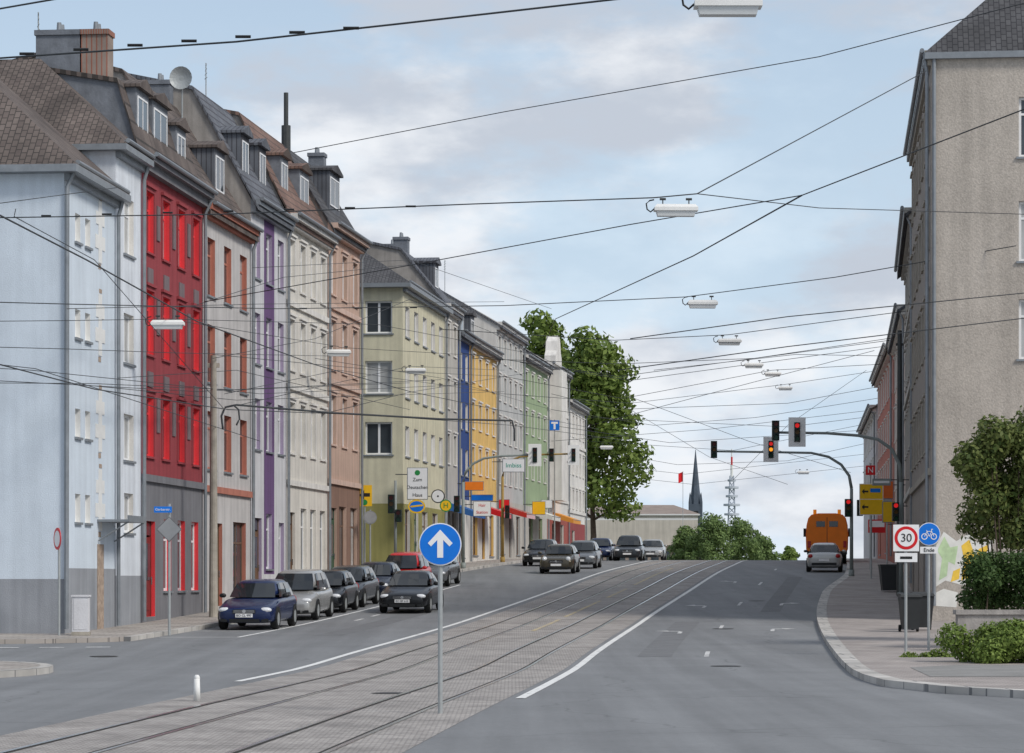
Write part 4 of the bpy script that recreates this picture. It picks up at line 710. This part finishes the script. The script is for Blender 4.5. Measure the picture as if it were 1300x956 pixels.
b_=board('tall white pub sign with black lettering on the corner of the pale yellow house',530,138.3,614,.95,1.5,signwhite,'',ink,.24,['','Zum','Deutschen','Haus']); mb=MB(); mb.disc(0,1.28,.13,-.09,-.081,16); mb.build('emblem',signgreen,b_)
v=at(529,643,138.2); t=thing('shop_sign','oval dark blue and yellow advertising sign below the white pub sign','sign',v); mb=MB(); mb.prism([(.42*math.cos(a),.34*math.sin(a)) for a in [2*PI*i/28 for i in range(28)]],-.06,.06,0); mb.prism([(.34*math.cos(a),.26*math.sin(a)) for a in [2*PI*i/28 for i in range(28)]],-.066,-.0605,1); mb.prism([(-.3,-.05),(.3,.02),(.3,.1),(-.3,.03)],-.072,-.0665,0); mb.build('panel',[signyellow,signblue],t)
v=at(556,630,140.5); t=thing('shop_sign','round white sign with dark ring beside the pub sign','sign',v); mb=MB(); mb.disc(0,0,.34,-.06,.06,28,0); mb.disc(0,0,.29,-.066,-.0605,28,1); mb.disc(0,0,.05,-.072,-.0665,14,0); mb.build('panel',[ink,signwhite],t); mb=MB(); mb.tube([(-.9,0,0),(-.36,0,0)],.025,6); mb.build('bracket',darksteel,t)
board('white sign with green Imbiss lettering hanging above the far shops',652,160,591,1.2,.7,signwhite,'Imbiss',M('letter_green',(.02,.35,.25),.5),.36)
board('white box sign with red lettering on the stone grey house',612,152,646,.9,.75,signwhite,'',signred,.22,['Hair','Station'])
board('orange shop sign above the pavement on the far row',602,158,617,1.0,.45,orange,'',ink,.2)
board('blue shop sign at the navy house',612,161,632,1.2,.3,signblue,'',ink,.2)
board('yellow shop sign before the tall light grey house',684,182,645,.8,.8,signyellow,'',ink,.2)
board('small red shop sign before the yellow house',640,168,640,.6,.5,signred,'',ink,.2)
board('small white shop sign before the sage green house',694,190,640,.7,.5,signwhite,'',ink,.2)
board('orange red shop sign right of the yellow direction board',1124,135,622,.7,.8,M('sign_orange_red',(.75,.15,.03),.4,.06),'',ink,.2,side=1)
board('second yellow sign right of the direction board, narrower',1128,128,650,.5,.9,signyellow,'',ink,.2,side=1)
v=at(1119,612,125); t=thing('shop_sign','small dark sign on the right-hand facades above the yellow board','sign',v); mb=MB(); mb.box(-.4,.4,-.08,.08,-.15,.15); mb.box(-.34,.34,-.086,-.0805,-.05,.05,1); mb.build('panel',[mastgrey,signwhite],t); mb=MB(); mb.tube([(.4,0,.1),(1.3,0,.1)],.025,6); mb.build('bracket',darksteel,t)
v=at(1113,668,150); t=thing('shop_sign','red and white shop sign low on the right-hand facades','sign',v); mb=MB(); mb.box(-.45,.45,-.08,.08,-.35,.35,0); mb.box(-.4,.4,-.086,-.0805,-.05,.28,1); mb.build('panel',[signred,signwhite],t); mb=MB(); mb.tube([(.45,0,.1),(1.3,0,.1)],.025,6); mb.build('bracket',darksteel,t)
for i,(Y,lb,cm) in enumerate([(154,'blue awning over the shop of the stone grey house',M('awning_blue',(.03,.12,.35),.7)),(166,'dark red awning over a shop of the yellow house',signred),(178,'bright red awning over the shop before the tall grey house',paint('awning_red',(.5,.03,.02))),(192,'white awning over the shop of the sage green house',whit),(204,'orange awning over the shop of the white ornate house',M('awning_orange',(.7,.3,.05),.7))]):
    p=PL(Y); q=PL(Y+4.5); ang=math.atan2(q[1]-p[1],q[0]-p[0]); t=thing('awning',lb,'awning',(p[0],p[1],zr(Y)+3.0),ang)
    mb=MB(); mb.face([(0,-.02,.5),(4.5,-.02,.5),(4.5,-1.5,0),(0,-1.5,0)]); mb.face([(0,-1.5,0),(4.5,-1.5,0),(4.5,-1.5,-.3),(0,-1.5,-.3)]); mb.face([(0,-.02,.5),(0,-1.5,0),(0,-1.5,-.3),(0,-.02,.1)]); mb.build('cloth',cm,t,recalc=False)
    mb=MB(); mb.tube([(0,-1.5,-.02),(4.5,-1.5,-.02)],.03,6); mb.build('rod',steel,t)
bm_=M('bin_grey',(.035,.038,.04),.6,.1)
for i,(px,Y,lb) in enumerate([(1155,80,'left dark grey wheeled bin beside the beige house'),(1171,81.5,'right dark grey wheeled bin beside the beige house')]):
    t=thing('wheeled_bin',lb,'bin',(px2X(px,Y),Y,zr(Y)+.12))
    mb=MB(); mb.loft([[(-.22,-.24,.08),(.22,-.24,.08),(.22,.22,.08),(-.22,.22,.08)],[(-.29,-.34,.98),(.29,-.34,.98),(.29,.32,.98),(-.29,.32,.98)]]); mb.build('body',bm_,t)
    mb=MB(); mb.loft([[(-.31,-.38,.985),(.31,-.38,.985),(.31,.36,.985),(-.31,.36,.985)],[(-.28,-.34,1.05),(.28,-.34,1.05),(.28,.33,1.1),(-.28,.33,1.1)]]); mb.build('lid',bm_,t)
    for s in (-1,1): mb=MB(); mb.tube([(s*.22,.24,.1),(s*.28,.24,.1)],.1,12); mb.build('wheel',rubber,t)
t=thing('wheeled_bin','dark bin farther up the right pavement by the facade','bin',(px2X(1129,116),116,zr(116)+.12)); mb=MB(); mb.loft([[(-.3,-.3,.05),(.3,-.3,.05),(.3,.3,.05),(-.3,.3,.05)],[(-.4,-.4,1.05),(.4,-.4,1.05),(.4,.4,1.05),(-.4,.4,1.05)]]); mb.build('body',bm_,t); mb=MB(); mb.box(-.42,.42,-.44,.42,1.055,1.12); mb.build('lid',bm_,t)

# ------------------------------------------------------------ poles, wires, luminaires
YF=interp([(-900,50),(-30,72),(85,76.6),(147,83.2),(178,87),(258,96),(320,104),(365,110.5),(420,119),(460,126.5),(515,138),(570,152),(600,161),(640,173),(670,186),(700,198),(745,224),(760,600),(2000,900)])
Yp=93; t=tag((lambda mb:(mb.tube([(0,0,-.2),(0,0,8.6)],.15,12,r1=.10),mb.box(-.2,.2,-.03,.03,8.2,8.35),mb.build('catenary_pole',concrete,None,(px2X(271,Yp),Yp,zr(Yp)+.1),smooth=False))[-1])(MB()),'weathered concrete catenary pole standing before the pale grey house','pole')
Yp=112; tag((lambda mb:(mb.tube([(0,0,-.2),(0,0,10.5)],.13,12,r1=.09),mb.box(-.15,.15,-.02,.02,9.9,10.0),mb.build('catenary_pole',darksteel,None,(px2X(1147,Yp)-.15,Yp,zr(Yp)+.1)))[-1])(MB()),'dark steel catenary pole against the right-hand facades','pole')
def wire(label,pts,r=.013,sag=0.0,group=None,beads=()):
    P=[at(a,b,min(Y,YF(a)-.4) if a<745 else Y) for a,b,Y in pts]; out=[]
    for a,b in zip(P,P[1:]):
        k=10 if sag else 3
        for i in range(k):
            u=i/k; q=a.lerp(b,u); q.z-=sag*4*u*(1-u)*(b-a).length/20; out.append(q)
    out.append(P[-1]); c=out[0].copy(); t=thing('overhead_wire',label,'wire',c,0,group)
    mb=MB(); mb.tube([q-c for q in out],r,6); mb.build('cable',wiremat,t,smooth=True)
    for px,py,Y in beads:
        b=at(px,py,Y)-c; mb=MB(); mb.tube([b-Vector((.12,0,0)),b-Vector((.06,0,0)),b+Vector((.06,0,0)),b+Vector((.12,0,0))],.024,8); mb.build('insulator',black,t)
gw='thin wires spanning the street'
def bd(a,b,n): return [tuple(a[k]+(b[k]-a[k])*(i+.5)/n for k in range(3)) for i in range(n)]
wire('beaded wire crossing the top left corner to the top edge',[(-60,78,46),(300,53,44),(500,31,43),(800,-3,42),(960,-30,41)],.016,beads=bd((0,71,46),(480,33,43),7))
wire('short wire cutting the very top left corner',[(-40,18,40),(75,-2,38)],.013)
wire('long wire rising from the white houses to the beige roof at top right',[(372,194,110),(640,142,105),(1040,72,95),(1300,4,88)],.016)
wire('wire carrying the second lamp from the left facades',[(-40,277,70),(280,272,68),(600,259,66),(830,251,65),(885,246,65)],.015,beads=bd((20,275,70),(560,261,66),7))
wire('wire from the second lamp rising to the corner of the beige house',[(885,246,65),(1176,90,89)],.014)
wire('wire from the second lamp running level to the beige wall',[(885,246,65),(1040,264,75),(1300,272,89.5)],.012)
wire('long diagonal wire from the left across to the upper right edge',[(260,383,92),(530,335,84),(800,285,75),(1018,248,68),(1320,131,56)],.014)
wire('wire descending from the upper right knot to the far left houses',[(1018,248,68),(880,325,95),(705,405,150),(690,440,180)],.02)
wire('wire carrying the third lamp across the street',[(-30,383,71),(85,386,76),(350,392,90),(640,388,95),(870,377,95),(1060,352,94),(1290,312,89)],.015,beads=bd((350,392,90),(560,390,95),3))
wire('wire carrying the fourth lamp',[(560,418,118),(780,432,120),(925,425,120),(1150,395,118)],.016)
random.seed(5)
far=[([(600,455),(785,462),(957,455),(1160,425)],150),([(585,448),(785,478),(1130,432)],148),([(640,478),(790,506),(980,470),(1125,462)],172),([(640,500),(800,512),(997,488),(1118,470)],196),([(700,520),(830,540),(960,530),(1118,505)],200),([(700,540),(850,562),(1115,545)],215),([(700,500),(780,520),(1000,512),(1120,490)],190),([(745,570),(860,590),(1000,585),(1112,560)],235),([(745,600),(880,615),(1112,590)],260),([(660,460),(800,483),(1120,440)],160),([(750,540),(900,500),(1110,445)],170),([(800,430),(1000,402),(1300,372)],88),([(785,470),(1000,440),(1300,404)],88),([(700,560),(900,545),(1112,520)],210),([(748,560),(930,572),(1110,536)],225),([(760,590),(870,602),(1112,575)],250),([(790,500),(950,560),(1080,600)],200),([(800,520),(900,580),(1000,615)],230),([(1100,470),(1000,540),(930,610)],220),([(830,470),(1010,450),(1130,452)],165),([(745,530),(1000,542),(1112,528)],205)]
for p,Y in far: wire('thin dark wire spanning the street in the distance',[(a,b,Y) for a,b in p],.017,group=gw)
wire('contact wire descending from the left edge towards the middle of the street',[(-30,258,38),(110,330,46),(250,408,57),(400,463,76),(520,497,100),(640,522,140),(760,545,200)],.013)
wire('second contact wire lower at the left edge',[(-30,455,60),(120,494,72),(290,520,90),(470,527,115),(650,540,160),(800,560,220)],.016)
wire('thick black feeder cable with a bent end above the parked cars',[(283,545,90),(281,528,90),(286,517,90),(300,514,90),(420,524,92),(560,532,94),(650,534,96),(653,545,96),(653,560,96)],.035)
wire('black bracket loop on the feeder cable',[(300,540,90),(304,532,90),(303,520,90),(296,514,90)],.03)
lw=[[(-30,408,71),(85,407,76),(213,405,86),(430,440,116)],[(-30,466,70),(40,470,73),(330,500,100),(600,488,130)],[(-30,482,70),(85,488,76),(250,497,92),(560,482,125)],[(-30,262,68),(150,238,80)],[(430,441,116),(620,452,135)],[(213,405,86),(480,412,110),(690,452,140)],[(270,450,92),(480,470,120),(640,478,150)],[(100,488,77),(300,508,98),(640,497,150)],
 [(-30,486,70),(120,487,77),(300,495,98),(520,486,128)],[(0,463,69),(45,468,72),(330,560,100)],[(85,392,75),(330,386,100),(640,383,140)],[(250,387,93),(360,352,105),(530,335,120)],[(270,455,92),(400,430,112),(520,380,132)],[(285,500,94),(430,470,116),(640,500,160)],[(300,515,95),(520,465,130),(640,470,165)],[(400,455,114),(560,480,145),(700,520,190)],[(-30,440,70),(85,443,75),(220,448,88),(420,452,115)],[(150,480,80),(300,470,98),(520,520,130)],[(420,523,100),(520,498,120),(690,470,170)],[(520,380,130),(620,420,150),(720,470,190)],[(320,340,102),(520,330,130),(700,392,170)],[(20,265,66),(18,275,66),(120,330,76),(285,520,94)]]
for p in lw: wire('thin dark wire before the left-hand facades',p,.011,group='thin wires along the left facades')
def luminaire(label,px,py,Y,loop=False,proto=[None]):
    v=at(px,py,Y)
    if proto[0] is None:
        t=thing('street_luminaire',label,'street lamp',v,0,'lamps hanging over the street')
        mb=MB(); mb.loft([[(-.5,-.17,-.02),(.5,-.17,-.02),(.5,.17,-.02),(-.5,.17,-.02)],[(-.5,-.17,.06),(.5,-.17,.06),(.5,.17,.06),(-.5,.17,.06)],[(-.44,-.12,.13),(.44,-.12,.13),(.44,.12,.13),(-.44,.12,.13)]]); mb.build('housing',white,t)
        mb=MB(); mb.loft([[(-.45,-.14,-.021),(.45,-.14,-.021),(.45,.14,-.021),(-.45,.14,-.021)],[(-.42,-.11,-.14),(.42,-.11,-.14),(.42,.11,-.14),(-.42,.11,-.14)]]); mb.build('diffuser',M('diffuser_white',(.66,.68,.68),.3,.05),t)
        mb=MB(); 
        for x in (-.3,.3): mb.tube([(x,0,.12),(x,0,.26)],.015,6); mb.tube([(x-.07,0,.255),(x+.07,0,.255)],.03,6)
        mb.build('hanger',darksteel,t)
        mb=MB(); mb.tube([(-.5,0,.03),(-.58,0,-.04),(-.66,0,.02),(-.68,0,.15),(-.6,0,.22),(-.5,0,.24)],.018,6); mb.build('cable',black,t); proto[0]=t
    else:
        t=copytree(proto[0]); t.location=v; t['label']=label
    t.rotation_euler.z=random.uniform(-.15,.1); return t
for a in [('white lamp hanging at the top edge of the view',924,8,42),('white lamp hanging at upper right centre before the knot of wires',858,267,65),('third hanging lamp counted down from the top, above the right lane',892,386,95),('fourth hanging lamp counted down from the top, above the right lane',926,434,120),('fifth hanging lamp counted down from the top, above the right lane',957,464,150),('sixth hanging lamp counted down from the top',981,475,172),('seventh and smallest distinct hanging lamp above the right lane',997,493,196),('white lamp hanging before the red house',213,412,86),('white lamp hanging before the pinkish tan house',430,448,115),('white lamp hanging before the pale yellow corner house',528,471,137),('tiny hanging lamp above the far signals at the left',770,568,215),('tiny hanging lamp beside the amber signal',1020,600,235)]: luminaire(*a)

# ------------------------------------------------------------ far background
Yw=420; t=thing('warehouse','beige hall with low brownish pitched roof and brick base beyond the crest','warehouse',(px2X(735,Yw),Yw,0)); Lw=px2X(886,Yw)-px2X(735,Yw); zt=CAMZ+(HY-650)*Yw/F
corr=M('corrugated_beige',(.50,.46,.40),.7,.1,.5,.2,.15); palroof=M('pale_roof_edge',(.66,.66,.65),.7,.08,.6); brroof=M('brownish_roof',(.27,.22,.19),.8,.15,.6)
mb=MB(); mb.box(0,Lw,0,20,6.9,zt-1.2); mb.box(0,Lw,-.01,20.01,zt-1.198,zt-.9,1); mb.box(0,Lw,0,20,zt-.898,zt-.5); mb.box(-.3,Lw+.3,-.3,20.3,zt-.498,zt-.3,1); mb.build('wall',[corr,palroof],t)
mb=MB(); a=[(-.3,-.3,zt-.298),(Lw+.3,-.3,zt-.298),(Lw-3,10,zt+1.3),(3,10,zt+1.3)]; b=[(-.3,20.3,zt-.298),(Lw+.3,20.3,zt-.298)]; mb.face(a); mb.face([b[0],b[1],a[2],a[3]]); mb.face([a[0],b[0],a[3]]); mb.face([a[1],b[1],a[2]]); mb.build('roof',brroof,t)
mb=MB(); mb.box(.02,Lw-.02,-.4,20,-1,6.85); mb.build('brick_base',brick,t)
for k in range(10): mb=MB(); mb.box(.8+k*1.65,1.9+k*1.65,-.46,-.41,4.6,6.0); mb.build('window',pane_d,t)
Yc=1200; t=thing('church_spire','dark pointed church spire on the horizon','church tower',(px2X(883,Yc),Yc,0)); darkst=M('spire_dark_stone',(.08,.10,.13),.8,.2,.3)
zt=CAMZ+(HY-571)*Yc/F; zs=CAMZ+(HY-640)*Yc/F
mb=MB(); mb.box(-2.7,2.7,-2.7,2.7,-2,zs); 
for sx in (-1,1):
    for sy in (-1,1): mb.loft([[(sx*2.3+a,sy*2.3+b,z) for a,b in ((-.5,-.5),(.5,-.5),(.5,.5),(-.5,.5))] for z in (zs-6,zs+.8)]+[[(sx*2.3+a*.05,sy*2.3+b*.05,zs+5) for a,b in ((-.5,-.5),(.5,-.5),(.5,.5),(-.5,.5))]])
mb.build('tower',darkst,t); mb=MB(); mb.loft([[(r*math.cos(PI/8+PI/4*j),r*math.sin(PI/8+PI/4*j),z) for j in range(8)] for r,z in ((2.5,zs+.01),(1.3,zs+(zt-zs)*.5),(.1,zt))]); mb.build('spire',darkst,t); mb=MB(); mb.box(-1,1,-2.75,-2.7,zs-8,zs-3); mb.build('window',black,t)
Yr=1500; t=thing('radio_tower','slender pale lattice radio mast with platforms on the horizon right of the spire','radio tower',(px2X(929,Yr),Yr,0)); zf=lambda py:CAMZ+(HY-py)*Yr/F
hazew=M('tower_pale_grey',(.46,.50,.56),.7,.06)
mb=MB(); zs_=[-2]+[zf(py) for py in range(700,603,-8)]
for q in range(len(zs_)-1):
    r0=2.6*(1-q/(len(zs_)+6)); r1=2.6*(1-(q+1)/(len(zs_)+6)); z0_,z1_=zs_[q],zs_[q+1]
    c0=[(r0*a,r0*b,z0_) for a,b in ((-1,-1),(1,-1),(1,1),(-1,1))]; c1=[(r1*a,r1*b,z1_) for a,b in ((-1,-1),(1,-1),(1,1),(-1,1))]
    for i in range(4): mb.tube([c0[i],c1[i]],.3,5); mb.tube([c0[i],c1[(i+1)%4]],.16,5); mb.tube([c0[(i+1)%4],c1[i]],.16,5)
mb.build('lattice',hazew,t)
for py,r in ((653,4.0),(641,4.4),(630,3.2),(619,3.6),(610,2.2)): mb=MB(); mb.tube([(0,0,zf(py)-.55),(0,0,zf(py)+.55)],r,16); mb.build('platform',hazew,t)
mb=MB(); mb.tube([(0,0,zf(610)),(0,0,zf(590))],.7,10,1); mb.tube([(0,0,zf(590)),(0,0,zf(580))],.5,10,0); mb.tube([(0,0,zf(580)),(0,0,zf(570))],.35,10,1); mb.build('antenna',[signred,white],t)
Yf=380; t=thing('flagpole','red flag on a thin pole above the warehouse','flag',(px2X(867,Yf),Yf,zr(Yf))); zz=CAMZ+(HY-598)*Yf/F-zr(Yf); mb=MB(); mb.tube([(0,0,0),(0,0,zz)],.05,8,r1=.03); mb.build('pole',steel,t)
mb=MB(); rows=[[(-.02-.6*u,.12*math.sin(u*5),zz-.1-v*1.3-.25*u) for u in (0,.25,.5,.75,1)] for v in (0,1)]; mb.loft(rows,closed=False,caps=False); mb.build('flag',signred,t,recalc=False)

# ------------------------------------------------------------ camera, light, sky
cam=bpy.data.cameras.new('camera'); co=bpy.data.objects.new('camera',cam); C.objects.link(co); co.location=(0,0,CAMZ); co.rotation_euler=(PI/2,0,0)
cam.sensor_width=36; cam.lens=36*F/1300; cam.shift_y=(HY-478)/1300; cam.clip_start=.5; cam.clip_end=9000; S.camera=co
el=math.radians(42); az=math.radians(128)   # clockwise from +Y: behind the viewer on the right
sun=bpy.data.lights.new('sun','SUN'); sun.energy=2.5; sun.angle=math.radians(14); sun.color=(1,.95,.88)
so=bpy.data.objects.new('sun',sun); C.objects.link(so); dv=Vector((math.sin(az)*math.cos(el),math.cos(az)*math.cos(el),math.sin(el))); so.rotation_euler=dv.to_track_quat('Z','Y').to_euler(); so.location=dv*100
w=bpy.data.worlds.new('World'); S.world=w; w.use_nodes=True; nt=w.node_tree; N=nt.nodes; Lk=nt.links
bg=N['Background']; bg.inputs['Strength'].default_value=.135
sky=N.new('ShaderNodeTexSky'); sky.sky_type='NISHITA'; sky.sun_disc=False; sky.sun_elevation=el; sky.sun_rotation=az; sky.air_density=1.0; sky.dust_density=1.0
tc=N.new('ShaderNodeTexCoord')
def noise(scale,sv,det=7,rough=.55,off=(0,0,0)):
    mp=N.new('ShaderNodeMapping'); mp.inputs['Scale'].default_value=sv; mp.inputs['Location'].default_value=off; Lk.new(tc.outputs['Generated'],mp.inputs['Vector'])
    n=N.new('ShaderNodeTexNoise'); n.inputs['Scale'].default_value=scale; n.inputs['Detail'].default_value=det; n.inputs['Roughness'].default_value=rough; Lk.new(mp.outputs[0],n.inputs['Vector']); return n.outputs['Fac']
def rng(v,a,b,c=0,d=1):
    x=N.new('ShaderNodeMapRange'); x.interpolation_type='SMOOTHSTEP'; x.inputs['From Min'].default_value=a; x.inputs['From Max'].default_value=b; x.inputs['To Min'].default_value=c; x.inputs['To Max'].default_value=d; Lk.new(v,x.inputs['Value']); return x.outputs[0]
def mix(f,a,b):
    x=N.new('ShaderNodeMix'); x.data_type='RGBA'; Lk.new(f,x.inputs['Factor'])
    for s,v in (('A',a),('B',b)):
        if isinstance(v,tuple): x.inputs[s].default_value=(*v,1)
        else: Lk.new(v,x.inputs[s])
    return x.outputs['Result']
def mth(op,a,b):
    x=N.new('ShaderNodeMath'); x.operation=op
    for i,v in enumerate((a,b)):
        if isinstance(v,(int,float)): x.inputs[i].default_value=v
        else: Lk.new(v,x.inputs[i])
    return x.outputs[0]
sp=N.new('ShaderNodeSeparateXYZ'); Lk.new(tc.outputs['Generated'],sp.inputs[0])
hi=rng(sp.outputs['Z'],.09,.20)
n1=noise(7,(1,1,2.4),8,.58); cover=rng(n1,.42,.56,.30,1); 
n2=noise(10,(1,1,2.2),7,.55,(3,1,2)); shade=rng(mth('ADD',n2,mth('MULTIPLY',hi,.12)),.43,.64)
clear=mix(rng(sp.outputs['Z'],0,.35),(4.4,5.7,7.0),sky.outputs['Color'])
cl=mix(shade,(6.6,6.8,7.1),(4.1,4.5,5.15))
Lk.new(mix(cover,clear,cl),bg.inputs['Color'])
S.view_settings.view_transform='Standard'; S.view_settings.look='None'; S.view_settings.exposure=0
